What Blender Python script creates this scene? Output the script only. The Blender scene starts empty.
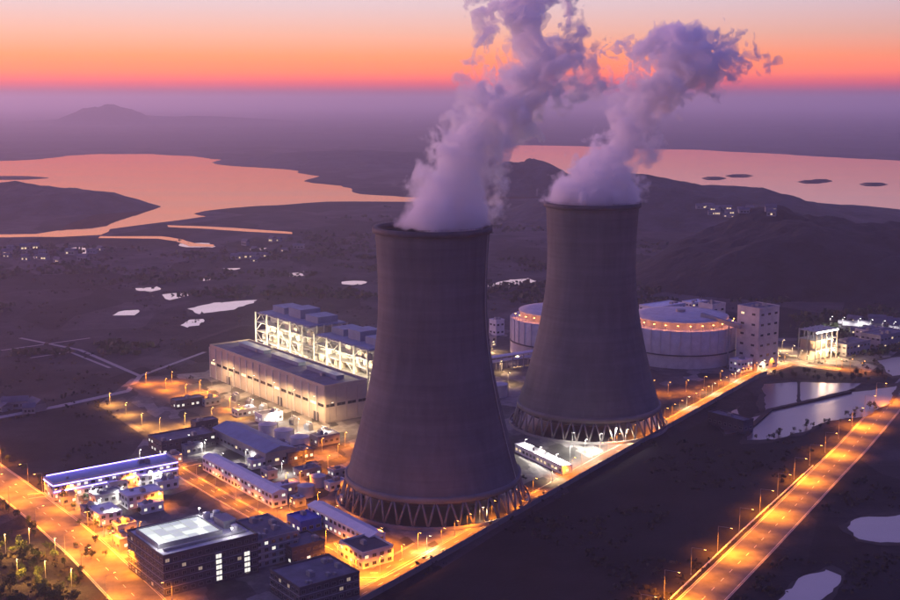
import bpy, bmesh, math, random
from mathutils import Vector, Matrix, noise
R = math.radians
random.seed(7)
scene = bpy.context.scene
C = scene.collection

# ------------------------------------------------------------------ camera
FPX, HORIZON, CAM_H = 1200.0, 100.0, 214.0
PITCH = math.atan((300 - HORIZON) / FPX)
cam_data = bpy.data.cameras.new('camera')
cam_data.sensor_width = 36.0
cam_data.lens = FPX / 900.0 * 36.0
cam_data.clip_start = 1.0
cam_data.clip_end = 200000.0
cam = bpy.data.objects.new('camera', cam_data)
cam.location = (0, 0, CAM_H)
cam.rotation_euler = (R(90) - PITCH, 0, 0)
C.objects.link(cam)
scene.camera = cam

# ------------------------------------------------------------------ sky
SUN_AZ = -55.0          # degrees from the view axis (+Y), negative = to the left
SUN_EL = 3.5
sa = R(SUN_AZ)
SUN_DIR = Vector((math.sin(sa) * math.cos(R(SUN_EL)), math.cos(sa) * math.cos(R(SUN_EL)), math.sin(R(SUN_EL))))
world = bpy.data.worlds.new('World')
scene.world = world
world.use_nodes = True
wn, wl = world.node_tree.nodes, world.node_tree.links
for n in list(wn):
    wn.remove(n)

def srgb(r, g, b, k=1.0):
    def f(c):
        c /= 255.0
        return (c / 12.92 if c <= 0.04045 else ((c + 0.055) / 1.055) ** 2.4) * k
    return (f(r), f(g), f(b), 1.0)

def ramp_node(nodes, stops, interp='LINEAR'):
    n = nodes.new('ShaderNodeValToRGB')
    cr = n.color_ramp
    cr.interpolation = interp
    while len(cr.elements) > 1:
        cr.elements.remove(cr.elements[-1])
    cr.elements[0].position = stops[0][0]
    cr.elements[0].color = stops[0][1]
    for p, c in stops[1:]:
        e = cr.elements.new(p)
        e.color = c
    return n

tc = wn.new('ShaderNodeTexCoord')
sep = wn.new('ShaderNodeSeparateXYZ')
wl.new(tc.outputs['Generated'], sep.inputs[0])
# elevation 0..1 = sin(el), stretched so that the low sky has room on the ramp
mx = wn.new('ShaderNodeMath'); mx.operation = 'MAXIMUM'; mx.inputs[1].default_value = 0.0
wl.new(sep.outputs['Z'], mx.inputs[0])
pw = wn.new('ShaderNodeMath'); pw.operation = 'POWER'; pw.inputs[1].default_value = 0.5
wl.new(mx.outputs[0], pw.inputs[0])
def el(d):
    return math.sin(R(d)) ** 0.5
warm = ramp_node(wn, [
    (0.0,      srgb(150, 78, 122, 1.0)),
    (el(0.35), srgb(186, 80, 108, 1.0)),
    (el(0.8),  srgb(248, 90, 76, 1.35)),
    (el(1.3),  srgb(255, 116, 58, 1.8)),
    (el(2.0),  srgb(255, 144, 86, 1.45)),
    (el(3.0),  srgb(252, 184, 158, 1.1)),
    (el(4.4),  srgb(236, 204, 208, 1.05)),
    (el(6.5),  srgb(240, 206, 208, 1.08)),
    (el(9.5),  srgb(226, 204, 222, 1.0)),
    (el(16.0), srgb(176, 164, 212)),
    (el(35.0), srgb(124, 112, 198)),
    (1.0,      srgb(88, 84, 186))])
cool = ramp_node(wn, [
    (0.0,      srgb(60, 60, 128)),
    (el(3.0),  srgb(72, 62, 134)),
    (el(9.0),  srgb(64, 66, 148)),
    (el(22.0), srgb(54, 64, 152)),
    (el(45.0), srgb(62, 74, 170)),
    (1.0,      srgb(88, 84, 186))])
wl.new(pw.outputs[0], warm.inputs[0])
wl.new(pw.outputs[0], cool.inputs[0])
# how far a direction lies towards the sunset
dot = wn.new('ShaderNodeVectorMath'); dot.operation = 'DOT_PRODUCT'
dot.inputs[1].default_value = (math.sin(sa), math.cos(sa), 0)
wl.new(tc.outputs['Generated'], dot.inputs[0])
mr = wn.new('ShaderNodeMapRange'); mr.interpolation_type = 'SMOOTHSTEP'
mr.inputs['From Min'].default_value = -1.0
mr.inputs['From Max'].default_value = 0.75
wl.new(dot.outputs['Value'], mr.inputs['Value'])
mixs = wn.new('ShaderNodeMix'); mixs.data_type = 'RGBA'
wl.new(mr.outputs[0], mixs.inputs['Factor'])
wl.new(cool.outputs[0], mixs.inputs[6])
wl.new(warm.outputs[0], mixs.inputs[7])
sky = wn.new('ShaderNodeTexSky'); sky.sky_type = 'NISHITA'
sky.sun_disc = False
sky.sun_elevation = R(SUN_EL)
sky.sun_rotation = R(SUN_AZ)
bg1 = wn.new('ShaderNodeBackground'); bg1.inputs['Strength'].default_value = 1.0
bg2 = wn.new('ShaderNodeBackground'); bg2.inputs['Strength'].default_value = 0.012
addb = wn.new('ShaderNodeAddShader')
wout = wn.new('ShaderNodeOutputWorld')
wl.new(mixs.outputs[2], bg1.inputs[0])
wl.new(sky.outputs[0], bg2.inputs[0])
wl.new(bg1.outputs[0], addb.inputs[0])
wl.new(bg2.outputs[0], addb.inputs[1])
wl.new(addb.outputs[0], wout.inputs['Surface'])

# ------------------------------------------------------------------ sun, exposure
sun_d = bpy.data.lights.new('sun', 'SUN')
sun_d.energy = 2.4
sun_d.angle = R(12)
sun_d.color = (1.0, 0.42, 0.45)
sun = bpy.data.objects.new('sun', sun_d)
sun.rotation_euler = (-SUN_DIR).to_track_quat('-Z', 'Y').to_euler()
sun.location = (-300, 300, 500)
C.objects.link(sun)
vs = scene.view_settings
vs.view_transform = 'Standard'
vs.look = 'None'
vs.exposure = 0.0
vs.gamma = 1.0
scene.cycles.max_bounces = 12
scene.cycles.diffuse_bounces = 2
scene.cycles.glossy_bounces = 2
scene.cycles.volume_bounces = 10
scene.cycles.transparent_max_bounces = 8
scene.cycles.sample_clamp_indirect = 4.0

# ------------------------------------------------------------------ helpers
def P(x, y, z=0.0):
    """point at height z seen at pixel (x, y) of the 900x600 photograph"""
    dx, dy = (x - 450) / FPX, (300 - y) / FPX
    Y = math.cos(PITCH) + dy * math.sin(PITCH)
    Z = -math.sin(PITCH) + dy * math.cos(PITCH)
    t = (z - CAM_H) / Z
    return Vector((dx * t, Y * t, z))

def material(name, col, rough=0.8, var=0.25, scale=0.2, bump=0.0, bscale=2.0, metallic=0.0, spec=0.3, emit=None, estr=0.0, streak=None, col2=None):
    m = bpy.data.materials.new(name)
    m.use_nodes = True
    nt = m.node_tree
    b = nt.nodes['Principled BSDF']
    b.inputs['Roughness'].default_value = rough
    b.inputs['Metallic'].default_value = metallic
    b.inputs['Specular IOR Level'].default_value = spec
    if var > 0:
        t = nt.nodes.new('ShaderNodeTexCoord')
        mp = nt.nodes.new('ShaderNodeMapping')
        if streak:
            mp.inputs['Scale'].default_value = streak
        nt.links.new(t.outputs['Object'], mp.inputs[0])
        n = nt.nodes.new('ShaderNodeTexNoise')
        n.inputs['Scale'].default_value = scale
        n.inputs['Detail'].default_value = 6
        n.inputs['Roughness'].default_value = 0.62
        nt.links.new(mp.outputs[0], n.inputs['Vector'])
        lo = tuple(c * (1 - var) for c in col[:3]) + (1,)
        hi = tuple(min(1, c * (1 + var)) for c in (col2 or col)[:3]) + (1,)
        rp = ramp_node(nt.nodes, [(0.32, lo), (0.68, hi)])
        nt.links.new(n.outputs[0], rp.inputs[0])
        nt.links.new(rp.outputs[0], b.inputs['Base Color'])
    else:
        b.inputs['Base Color'].default_value = tuple(col[:3]) + (1,)
    if bump:
        t2 = nt.nodes.new('ShaderNodeTexCoord')
        n2 = nt.nodes.new('ShaderNodeTexNoise')
        n2.inputs['Scale'].default_value = bscale
        n2.inputs['Detail'].default_value = 4
        nt.links.new(t2.outputs['Object'], n2.inputs['Vector'])
        bp = nt.nodes.new('ShaderNodeBump')
        bp.inputs['Strength'].default_value = 0.6
        bp.inputs['Distance'].default_value = bump
        nt.links.new(n2.outputs[0], bp.inputs['Height'])
        nt.links.new(bp.outputs[0], b.inputs['Normal'])
    if emit:
        b.inputs['Emission Color'].default_value = tuple(emit[:3]) + (1,)
        b.inputs['Emission Strength'].default_value = estr
    return m

class MB:
    """collects shapes into one mesh"""
    def __init__(self):
        self.v, self.f, self.mi = [], [], []
        self.cur = 0
    def box(self, x0, x1, y0, y1, z0, z1, M=None):
        b = len(self.v)
        for x, y, z in ((x0,y0,z0),(x1,y0,z0),(x1,y1,z0),(x0,y1,z0),(x0,y0,z1),(x1,y0,z1),(x1,y1,z1),(x0,y1,z1)):
            p = Vector((x, y, z))
            self.v.append(M @ p if M else p)
        for q in ((0,3,2,1),(4,5,6,7),(0,1,5,4),(1,2,6,5),(2,3,7,6),(3,0,4,7)):
            self.f.append([b + i for i in q]); self.mi.append(self.cur)
        return self
    def bar(self, a, c, w, h=None, n=4):
        a, c = Vector(a), Vector(c)
        d = c - a
        L = d.length
        q = d.to_track_quat('Z', 'Y').to_matrix().to_4x4()
        M = Matrix.Translation(a) @ q
        h = h or w
        if n == 4:
            self.box(-w/2, w/2, -h/2, h/2, 0, L, M)
        else:
            self.lathe([(w/2, 0), (w/2, L)], n, M, cap=True)
        return self
    def taper(self, a, c, r0, r1, n=6):
        a, c = Vector(a), Vector(c)
        d = c - a
        M = Matrix.Translation(a) @ d.to_track_quat('Z', 'Y').to_matrix().to_4x4()
        return self.lathe([(r0, 0), (r1, d.length)], n, M, cap=True)
    def lathe(self, prof, n=24, M=None, cap=False, closed=False, a0=0.0, a1=2*math.pi):
        b = len(self.v)
        full = abs(a1 - a0 - 2*math.pi) < 1e-6
        cols = n if full else n + 1
        for r, z in prof:
            for i in range(cols):
                t = a0 + (a1 - a0) * i / n
                p = Vector((r * math.cos(t), r * math.sin(t), z))
                self.v.append(M @ p if M else p)
        m = len(prof)
        rng = m if closed else m - 1
        for j in range(rng):
            for i in range(n):
                i2 = (i + 1) % cols
                j2 = (j + 1) % m
                self.f.append([b + j*cols + i, b + j*cols + i2, b + j2*cols + i2, b + j2*cols + i]); self.mi.append(self.cur)
        if cap:
            self.f.append([b + i for i in range(cols)][::-1]); self.mi.append(self.cur)
            self.f.append([b + (m-1)*cols + i for i in range(cols)]); self.mi.append(self.cur)
        return self
    def poly(self, pts):
        b = len(self.v)
        self.v += [Vector(p) for p in pts]
        self.f.append(list(range(b, b + len(pts)))); self.mi.append(self.cur)
        return self
    def prism(self, pts, z0, z1):
        b = len(self.v); n = len(pts)
        for z in (z0, z1):
            self.v += [Vector((p[0], p[1], z)) for p in pts]
        self.f.append([b + i for i in range(n)][::-1]); self.mi.append(self.cur)
        self.f.append([b + n + i for i in range(n)]); self.mi.append(self.cur)
        for i in range(n):
            j = (i + 1) % n
            self.f.append([b+i, b+j, b+n+j, b+n+i]); self.mi.append(self.cur)
        return self
    def mesh(self, name, *mats, smooth=False):
        me = bpy.data.meshes.new(name)
        me.from_pydata(self.v, [], self.f)
        for m in mats:
            me.materials.append(m)
        me.polygons.foreach_set('material_index', self.mi)
        if smooth:
            me.polygons.foreach_set('use_smooth', [True] * len(me.polygons))
        me.update()
        return me

def link(name, me, parent=None, loc=None, rotz=None, scale=None):
    o = bpy.data.objects.new(name, me)
    if loc is not None: o.location = loc
    if rotz is not None: o.rotation_euler = (0, 0, rotz)
    if scale is not None: o.scale = scale
    o.parent = parent
    C.objects.link(o)
    return o

def part(name, mb, mat, parent, smooth=False, loc=None, rotz=None):
    mats = mat if isinstance(mat, (list, tuple)) else [mat]
    return link(name, mb.mesh(name, *mats, smooth=smooth), parent, loc, rotz)

def tag(o, label=None, cat=None, group=None, kind=None):
    if label: o['label'] = label
    if cat: o['category'] = cat
    if group: o['group'] = group
    if kind: o['kind'] = kind
    return o

def thing(name, label, cat, loc=(0, 0, 0), rotz=0.0, group=None):
    o = link(name, None, None, loc, rotz)
    o.empty_display_size = 2
    return tag(o, label, cat, group)

def struct(name, mb, mat, smooth=False):
    return tag(part(name, mb, mat, None, smooth), kind='structure')

_ONES = ['first', 'second', 'third', 'fourth', 'fifth', 'sixth', 'seventh', 'eighth', 'ninth', 'tenth', 'eleventh', 'twelfth',
         'thirteenth', 'fourteenth', 'fifteenth', 'sixteenth', 'seventeenth', 'eighteenth', 'nineteenth']
def ordinal(i):
    if i < 19: return _ONES[i]
    t, o = divmod(i + 1, 10)
    return (['', '', 'twentieth', 'thirtieth', 'fortieth', 'fiftieth'][t]) if o == 0 else ['', '', 'twenty', 'thirty', 'forty', 'fifty'][t] + '-' + _ONES[o - 1]

# ------------------------------------------------------------------ materials
M = {}
M['concrete'] = material('concrete', (0.20, 0.185, 0.18), 0.9, 0.22, 0.06, 0.03, 0.6)
M['pale'] = material('pale_render', (0.52, 0.50, 0.50), 0.85, 0.15, 0.15)
M['white'] = material('white_sheet', (0.72, 0.71, 0.72), 0.6, 0.10, 0.2)
M['beige'] = material('beige_cladding', (0.46, 0.39, 0.33), 0.8, 0.14, 0.08)
M['grey'] = material('grey_cladding', (0.27, 0.27, 0.29), 0.75, 0.2, 0.1)
M['dark'] = material('dark_cladding', (0.075, 0.07, 0.085), 0.7, 0.3, 0.1)
M['roof'] = material('roof_felt', (0.14, 0.14, 0.17), 0.85, 0.3, 0.12)
M['bluesheet'] = material('blue_grey_roof', (0.16, 0.22, 0.34), 0.55, 0.18, 0.1)
M['blue'] = material('blue_sheet', (0.03, 0.07, 0.42), 0.5, 0.15, 0.3)
M['steel'] = material('galvanised_steel', (0.30, 0.30, 0.31), 0.55, 0.12, 0.6, metallic=0.4)
M['darksteel'] = material('painted_steel', (0.06, 0.06, 0.07), 0.6, 0.1, 0.6)
M['asphalt'] = material('asphalt', (0.075, 0.07, 0.068), 0.85, 0.3, 0.15, 0.02, 3)
M['pavement'] = material('pale_road_concrete', (0.115, 0.108, 0.10), 0.85, 0.4, 0.12, 0.02, 3)
def yard_material():
    m = bpy.data.materials.new('patched_yard'); m.use_nodes = True
    N, L = m.node_tree.nodes, m.node_tree.links
    b = N['Principled BSDF']; b.inputs['Roughness'].default_value = 0.85; b.inputs['Specular IOR Level'].default_value = 0.2
    t = N.new('ShaderNodeTexCoord'); mp = N.new('ShaderNodeMapping'); mp.inputs['Rotation'].default_value = (0, 0, R(53)); mp.inputs['Scale'].default_value = (1, 0.6, 1)
    L.new(t.outputs['Object'], mp.inputs[0])
    v = N.new('ShaderNodeTexVoronoi'); v.distance = 'CHEBYCHEV'; v.inputs['Scale'].default_value = 0.075
    L.new(mp.outputs[0], v.inputs['Vector'])
    sc = N.new('ShaderNodeSeparateColor'); L.new(v.outputs['Color'], sc.inputs[0])
    n = N.new('ShaderNodeTexNoise'); n.inputs['Scale'].default_value = 0.16; n.inputs['Detail'].default_value = 8; n.inputs['Roughness'].default_value = 0.7
    L.new(t.outputs['Object'], n.inputs['Vector'])
    mx_ = N.new('ShaderNodeMix'); mx_.data_type = 'FLOAT'; mx_.inputs[0].default_value = 0.55
    L.new(sc.outputs[0], mx_.inputs[2]); L.new(n.outputs[0], mx_.inputs[3])
    rp = ramp_node(N, [(0.22, (0.022, 0.022, 0.02, 1)), (0.42, (0.06, 0.056, 0.053, 1)), (0.58, (0.12, 0.11, 0.105, 1)), (0.75, (0.24, 0.225, 0.21, 1))])
    L.new(mx_.outputs[0], rp.inputs[0]); L.new(rp.outputs[0], b.inputs['Base Color'])
    return m
M['yard'] = yard_material()
M['kerb'] = material('kerb_stone', (0.34, 0.32, 0.30), 0.9, 0.15, 0.5)
M['paint'] = material('road_paint', (0.75, 0.74, 0.70), 0.7, 0.1, 1.0)
M['glass'] = material('dark_glass', (0.02, 0.022, 0.03), 0.12, 0, spec=0.6)
M['bark'] = material('bark', (0.07, 0.05, 0.035), 0.95, 0.3, 1.0)
M['leaf'] = material('leaf', (0.055, 0.085, 0.022), 0.75, 0.5, 0.35)
M['leafdark'] = material('leaf_dark', (0.03, 0.048, 0.02), 0.8, 0.4, 0.3)
M['scrub'] = material('scrub_leaf', (0.035, 0.034, 0.022), 0.9, 0.5, 0.05)
M['mud'] = material('bank_mud', (0.05, 0.042, 0.04), 0.95, 0.3, 0.1, 0.1, 0.5)
M['lit_warm'] = material('lit_window_warm', (0.8, 0.7, 0.5), 0.5, 0, emit=(1.0, 0.72, 0.38), estr=1.4)
M['lit_white'] = material('lit_window_white', (0.8, 0.8, 0.75), 0.5, 0, emit=(0.95, 0.90, 0.72), estr=1.2)
M['lit_dim'] = material('dim_window', (0.5, 0.45, 0.35), 0.5, 0, emit=(1.0, 0.75, 0.45), estr=0.35)
M['em_orange'] = material('sodium_lens', (1, 0.6, 0.2), 0.4, 0, emit=(1.0, 0.42, 0.08), estr=30)
M['em_warm'] = material('warm_lens', (1, 0.8, 0.5), 0.4, 0, emit=(1.0, 0.74, 0.40), estr=30)
M['em_white'] = material('white_lens', (1, 1, 0.9), 0.4, 0, emit=(1.0, 0.93, 0.82), estr=30)
M['em_amber'] = material('amber_lens', (1, 0.7, 0.3), 0.4, 0, emit=(1.0, 0.55, 0.15), estr=30)
M['em_led'] = material('violet_led', (0.5, 0.4, 1), 0.4, 0, emit=(0.30, 0.22, 1.0), estr=9)

for k_ in ('em_amber', 'em_orange', 'em_warm', 'em_white', 'lit_warm', 'lit_white'):
    M[k_].cycles.emission_sampling = 'NONE'      # the lamps' own lights do the lighting

def tower_material():
    m = bpy.data.materials.new('weathered_shell_concrete')
    m.use_nodes = True
    nt = m.node_tree
    N, L = nt.nodes, nt.links
    b = N['Principled BSDF']
    b.inputs['Roughness'].default_value = 0.92
    b.inputs['Specular IOR Level'].default_value = 0.2
    t = N.new('ShaderNodeTexCoord')
    mp = N.new('ShaderNodeMapping'); mp.inputs['Scale'].default_value = (1, 1, 0.10)
    L.new(t.outputs['Object'], mp.inputs[0])
    n1 = N.new('ShaderNodeTexNoise'); n1.inputs['Scale'].default_value = 0.22; n1.inputs['Detail'].default_value = 7
    n1.inputs['Roughness'].default_value = 0.65
    L.new(mp.outputs[0], n1.inputs['Vector'])
    n2 = N.new('ShaderNodeTexNoise'); n2.inputs['Scale'].default_value = 0.03; n2.inputs['Detail'].default_value = 4
    L.new(t.outputs['Object'], n2.inputs['Vector'])
    a = N.new('ShaderNodeMath'); a.operation = 'ADD'
    L.new(n1.outputs[0], a.inputs[0]); L.new(n2.outputs[0], a.inputs[1])
    mb = N.new('ShaderNodeMapping'); mb.inputs['Scale'].default_value = (0.02, 0.02, 0.5); L.new(t.outputs['Object'], mb.inputs[0])
    n3 = N.new('ShaderNodeTexNoise'); n3.inputs['Scale'].default_value = 0.5; n3.inputs['Detail'].default_value = 6; n3.inputs['Roughness'].default_value = 0.7
    L.new(mb.outputs[0], n3.inputs['Vector'])
    a2 = N.new('ShaderNodeMath'); a2.operation = 'ADD'; L.new(a.outputs[0], a2.inputs[0]); L.new(n3.outputs[0], a2.inputs[1])
    h = N.new('ShaderNodeMath'); h.operation = 'MULTIPLY'; h.inputs[1].default_value = 0.3333
    L.new(a2.outputs[0], h.inputs[0])
    rp = ramp_node(N, [(0.36, (0.085, 0.085, 0.092, 1)), (0.5, (0.128, 0.127, 0.134, 1)), (0.64, (0.175, 0.173, 0.18, 1))])
    L.new(h.outputs[0], rp.inputs[0])
    L.new(rp.outputs[0], b.inputs['Base Color'])
    # formwork lift lines
    s = N.new('ShaderNodeSeparateXYZ'); L.new(t.outputs['Object'], s.inputs[0])
    w = N.new('ShaderNodeMath'); w.operation = 'MULTIPLY'; w.inputs[1].default_value = 2 * math.pi / 3.0
    L.new(s.outputs['Z'], w.inputs[0])
    sn = N.new('ShaderNodeMath'); sn.operation = 'SINE'; L.new(w.outputs[0], sn.inputs[0])
    bp = N.new('ShaderNodeBump'); bp.inputs['Strength'].default_value = 0.25; bp.inputs['Distance'].default_value = 0.12
    L.new(sn.outputs[0], bp.inputs['Height'])
    L.new(bp.outputs[0], b.inputs['Normal'])
    return m
M['shell'] = tower_material()
M['shellin'] = material('dark_inner_shell', (0.03, 0.028, 0.03), 0.8, 0.2, 0.1)  # inner face much darker than the outer shell

def water_material(name, deep, rough, ripple, scale, gloss=None):
    m = bpy.data.materials.new(name)
    m.use_nodes = True
    nt = m.node_tree
    N, L = nt.nodes, nt.links
    b = N['Principled BSDF']
    b.inputs['Base Color'].default_value = deep + (1,)
    b.inputs['Roughness'].default_value = rough
    b.inputs['IOR'].default_value = 1.33
    t = N.new('ShaderNodeTexCoord')
    n1 = N.new('ShaderNodeTexNoise'); n1.inputs['Scale'].default_value = scale; n1.inputs['Detail'].default_value = 5
    L.new(t.outputs['Object'], n1.inputs['Vector'])
    bp = N.new('ShaderNodeBump'); bp.inputs['Strength'].default_value = 1.0; bp.inputs['Distance'].default_value = ripple
    L.new(n1.outputs[0], bp.inputs['Height'])
    L.new(bp.outputs[0], b.inputs['Normal'])
    if gloss:                                   # Fresnel-free sheet; its colour paints in reflected sunset and sky tints
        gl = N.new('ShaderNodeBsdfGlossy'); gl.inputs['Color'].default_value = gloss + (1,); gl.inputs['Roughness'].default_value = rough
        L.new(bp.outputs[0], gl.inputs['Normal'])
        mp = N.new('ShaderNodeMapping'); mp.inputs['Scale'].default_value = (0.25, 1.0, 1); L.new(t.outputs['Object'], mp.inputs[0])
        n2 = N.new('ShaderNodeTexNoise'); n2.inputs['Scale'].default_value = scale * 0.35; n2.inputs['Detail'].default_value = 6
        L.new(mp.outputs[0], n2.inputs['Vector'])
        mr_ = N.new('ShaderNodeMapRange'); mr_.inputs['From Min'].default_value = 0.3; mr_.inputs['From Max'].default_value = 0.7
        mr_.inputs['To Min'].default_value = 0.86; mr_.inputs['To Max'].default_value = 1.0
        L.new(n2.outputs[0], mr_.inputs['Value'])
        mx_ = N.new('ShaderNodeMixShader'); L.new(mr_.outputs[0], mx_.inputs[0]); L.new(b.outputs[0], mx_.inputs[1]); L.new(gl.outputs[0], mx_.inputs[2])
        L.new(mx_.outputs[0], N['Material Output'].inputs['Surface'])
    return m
M['lake'] = water_material('lake_water', (0.06, 0.05, 0.06), 0.02, 0.05, 0.02, (1.0, 0.51, 0.29))  # orange of the reflected sunset painted into the gloss colour
M['bay'] = water_material('bay_water', (0.06, 0.05, 0.06), 0.02, 0.05, 0.02, (1.0, 0.68, 0.58))  # paler sunset pink painted into the gloss colour
M['pool'] = water_material('still_pool_water', (0.1, 0.09, 0.1), 0.03, 0.02, 0.1, (0.95, 0.90, 0.92))
M['pond'] = water_material('silty_sky_tinted_water', (0.20, 0.18, 0.21), 0.28, 0.02, 0.3, (0.42, 0.39, 0.45))  # silt-pale base, tinted lavender with gloss for the reflected sky

def ground_material():
    m = bpy.data.materials.new('dusk_farmland')
    m.use_nodes = True
    nt = m.node_tree
    N, L = nt.nodes, nt.links
    b = N['Principled BSDF']
    b.inputs['Roughness'].default_value = 0.95
    b.inputs['Specular IOR Level'].default_value = 0.1
    t = N.new('ShaderNodeTexCoord')
    mp = N.new('ShaderNodeMapping'); mp.inputs['Rotation'].default_value = (0, 0, R(35))
    mp.inputs['Scale'].default_value = (1.0, 0.55, 1)
    L.new(t.outputs['Object'], mp.inputs[0])
    v = N.new('ShaderNodeTexVoronoi'); v.inputs['Scale'].default_value = 0.011; v.distance = 'CHEBYCHEV'
    L.new(mp.outputs[0], v.inputs['Vector'])
    n1 = N.new('ShaderNodeTexNoise'); n1.inputs['Scale'].default_value = 0.018; n1.inputs['Detail'].default_value = 9; n1.inputs['Roughness'].default_value = 0.68
    L.new(t.outputs['Object'], n1.inputs['Vector'])
    bw = N.new('ShaderNodeSeparateColor'); L.new(v.outputs['Color'], bw.inputs[0])
    mixf = N.new('ShaderNodeMix'); mixf.data_type = 'FLOAT'; mixf.inputs[0].default_value = 0.70
    L.new(bw.outputs[0], mixf.inputs[2]); L.new(n1.outputs[0], mixf.inputs[3])
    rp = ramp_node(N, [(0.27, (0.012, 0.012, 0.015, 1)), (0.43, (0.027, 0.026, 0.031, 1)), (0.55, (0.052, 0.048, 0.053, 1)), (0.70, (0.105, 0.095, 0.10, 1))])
    L.new(mixf.outputs[0], rp.inputs[0])
    L.new(rp.outputs[0], b.inputs['Base Color'])
    n2 = N.new('ShaderNodeTexNoise'); n2.inputs['Scale'].default_value = 0.12; n2.inputs['Detail'].default_value = 8; n2.inputs['Roughness'].default_value = 0.7
    L.new(t.outputs['Object'], n2.inputs['Vector'])
    bp = N.new('ShaderNodeBump'); bp.inputs['Strength'].default_value = 0.9; bp.inputs['Distance'].default_value = 3.0
    L.new(n2.outputs[0], bp.inputs['Height'])
    L.new(bp.outputs[0], b.inputs['Normal'])
    return m
M['ground'] = ground_material()
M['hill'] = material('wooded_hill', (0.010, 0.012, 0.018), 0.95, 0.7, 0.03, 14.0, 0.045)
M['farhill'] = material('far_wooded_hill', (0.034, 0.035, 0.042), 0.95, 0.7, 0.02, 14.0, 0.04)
M['field'] = material('ploughed_field', (0.016, 0.0135, 0.014), 0.95, 0.6, 0.02, 0.6, 0.4)

# ------------------------------------------------------------------ the ground sheet
def graded(n, near, far):
    k = [((i / n) ** 4) * far + (i / n) * near for i in range(n + 1)]
    return [-x for x in k[:0:-1]] + k
g = MB()
xs = graded(26, 2500, 55000)
ys = [y + 900 for y in graded(26, 2500, 55000)]
nx = len(xs)
g.v = [Vector((x, y, 0)) for y in ys for x in xs]
for j in range(len(ys) - 1):
    for i in range(nx - 1):
        g.f.append([j*nx+i, j*nx+i+1, (j+1)*nx+i+1, (j+1)*nx+i]); g.mi.append(0)
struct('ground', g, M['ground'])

def rough_outline(pts, step, amp, seed=0.0):
    out = []
    n = len(pts)
    for i in range(n):
        a, b = Vector(pts[i]), Vector(pts[(i + 1) % n])
        L = (b - a).length
        k = max(1, int(L / step))
        nr = Vector((-(b - a).y, (b - a).x, 0)).normalized()
        for j in range(k):
            q = a.lerp(b, j / k)
            w = noise.fractal(Vector((q.x, q.y, seed)) / (step * 6), 0.8, 2.0, 5)
            out.append(q + nr * (amp * w))
    return out

def water(name, px, z, mat, step, amp, seed=0.0):
    pts = [P(x, y, z) for x, y in px]
    for p in pts: p.z = z
    m = MB(); m.poly(rough_outline(pts, step, amp, seed))
    return struct(name, m, mat)

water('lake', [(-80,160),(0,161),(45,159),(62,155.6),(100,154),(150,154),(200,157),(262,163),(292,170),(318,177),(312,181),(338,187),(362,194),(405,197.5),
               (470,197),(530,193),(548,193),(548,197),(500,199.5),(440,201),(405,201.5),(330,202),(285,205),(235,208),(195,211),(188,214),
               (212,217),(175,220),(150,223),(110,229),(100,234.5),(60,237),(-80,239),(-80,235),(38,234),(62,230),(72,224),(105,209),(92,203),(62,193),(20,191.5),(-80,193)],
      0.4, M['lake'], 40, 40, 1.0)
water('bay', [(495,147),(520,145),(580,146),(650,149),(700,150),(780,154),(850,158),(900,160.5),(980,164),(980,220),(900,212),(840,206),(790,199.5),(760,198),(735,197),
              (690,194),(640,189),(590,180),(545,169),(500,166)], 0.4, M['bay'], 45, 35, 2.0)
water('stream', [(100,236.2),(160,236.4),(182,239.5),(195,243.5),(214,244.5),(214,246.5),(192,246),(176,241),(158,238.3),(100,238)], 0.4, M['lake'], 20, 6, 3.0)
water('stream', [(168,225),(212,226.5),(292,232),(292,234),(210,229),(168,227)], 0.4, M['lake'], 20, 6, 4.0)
for i, px in enumerate([
        [(66,249),(82,247),(98,250),(96,254),(70,253)], [(180,244),(212,243),(213,247),(190,247)], [(222,268),(240,268),(240,270.5),(222,270.5)],
        [(135,288),(160,286),(166,289),(150,292),(136,291)], [(192,309),(215,303),(254,300),(255,303),(225,310),(200,314)],
        [(178,325),(200,319),(196,325),(184,328)], [(163,295),(186,293),(190,297),(170,300)], [(490,287),(508,279),(530,278),(530,282),(505,289)],
        [(342,282),(361,281),(361,284),(344,284)], [(250,249),(264,248),(264,250.5),(250,251)], [(200,279),(212,278),(212,280.5),(201,281)],
        [(30,257),(48,256),(47,259),(31,259)], [(285,273),(308,271),(306,276),(287,277)], [(120,312),(133,310),(132,314),(121,315)],
        [(716,208),(742,206),(748,209),(722,212)], [(858,222),(876,221),(878,223.5),(860,224.5)],
        [(845,527),(862,518),(900,514),(930,517),(930,541),(880,543),(858,539)], [(784,590),(806,577),(830,569),(842,576),(833,592),(815,606),(780,612)],
        [(764,384),(797,382),(797,402),(764,410)], [(800.5,382),(862,383.5),(850,390),(800.5,401)],
        [(752,418),(770,411.5),(850,393),(898,386),(887,404),(866,417),(830,420),(806,431),(774,439),(746,440),(752,430)],
        [(719,424),(736,409),(742,425),(742,432),(726,434)], [(878,361),(900,357),(925,354),(925,374),(892,376)]]):
    near = px[0][1] > 340
    water('pond', px, 0.3, M['pond'] if near else M['pool'], 4 if near else 7, 3.0 if near else 12, 10.0 + i)
    mx0, my0 = sum(p[0] for p in px) / len(px), sum(p[1] for p in px) / len(px)
    water('mud_margin', [(mx0 + (x - mx0) * 1.10 + (1.2 if x > mx0 else -1.2), my0 + (y - my0) * 1.16 + (0.6 if y > my0 else -0.6)) for x, y in px], 0.24, M['mud'], 4 if near else 7, 4.0 if near else 14, 40.0 + i)

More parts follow.
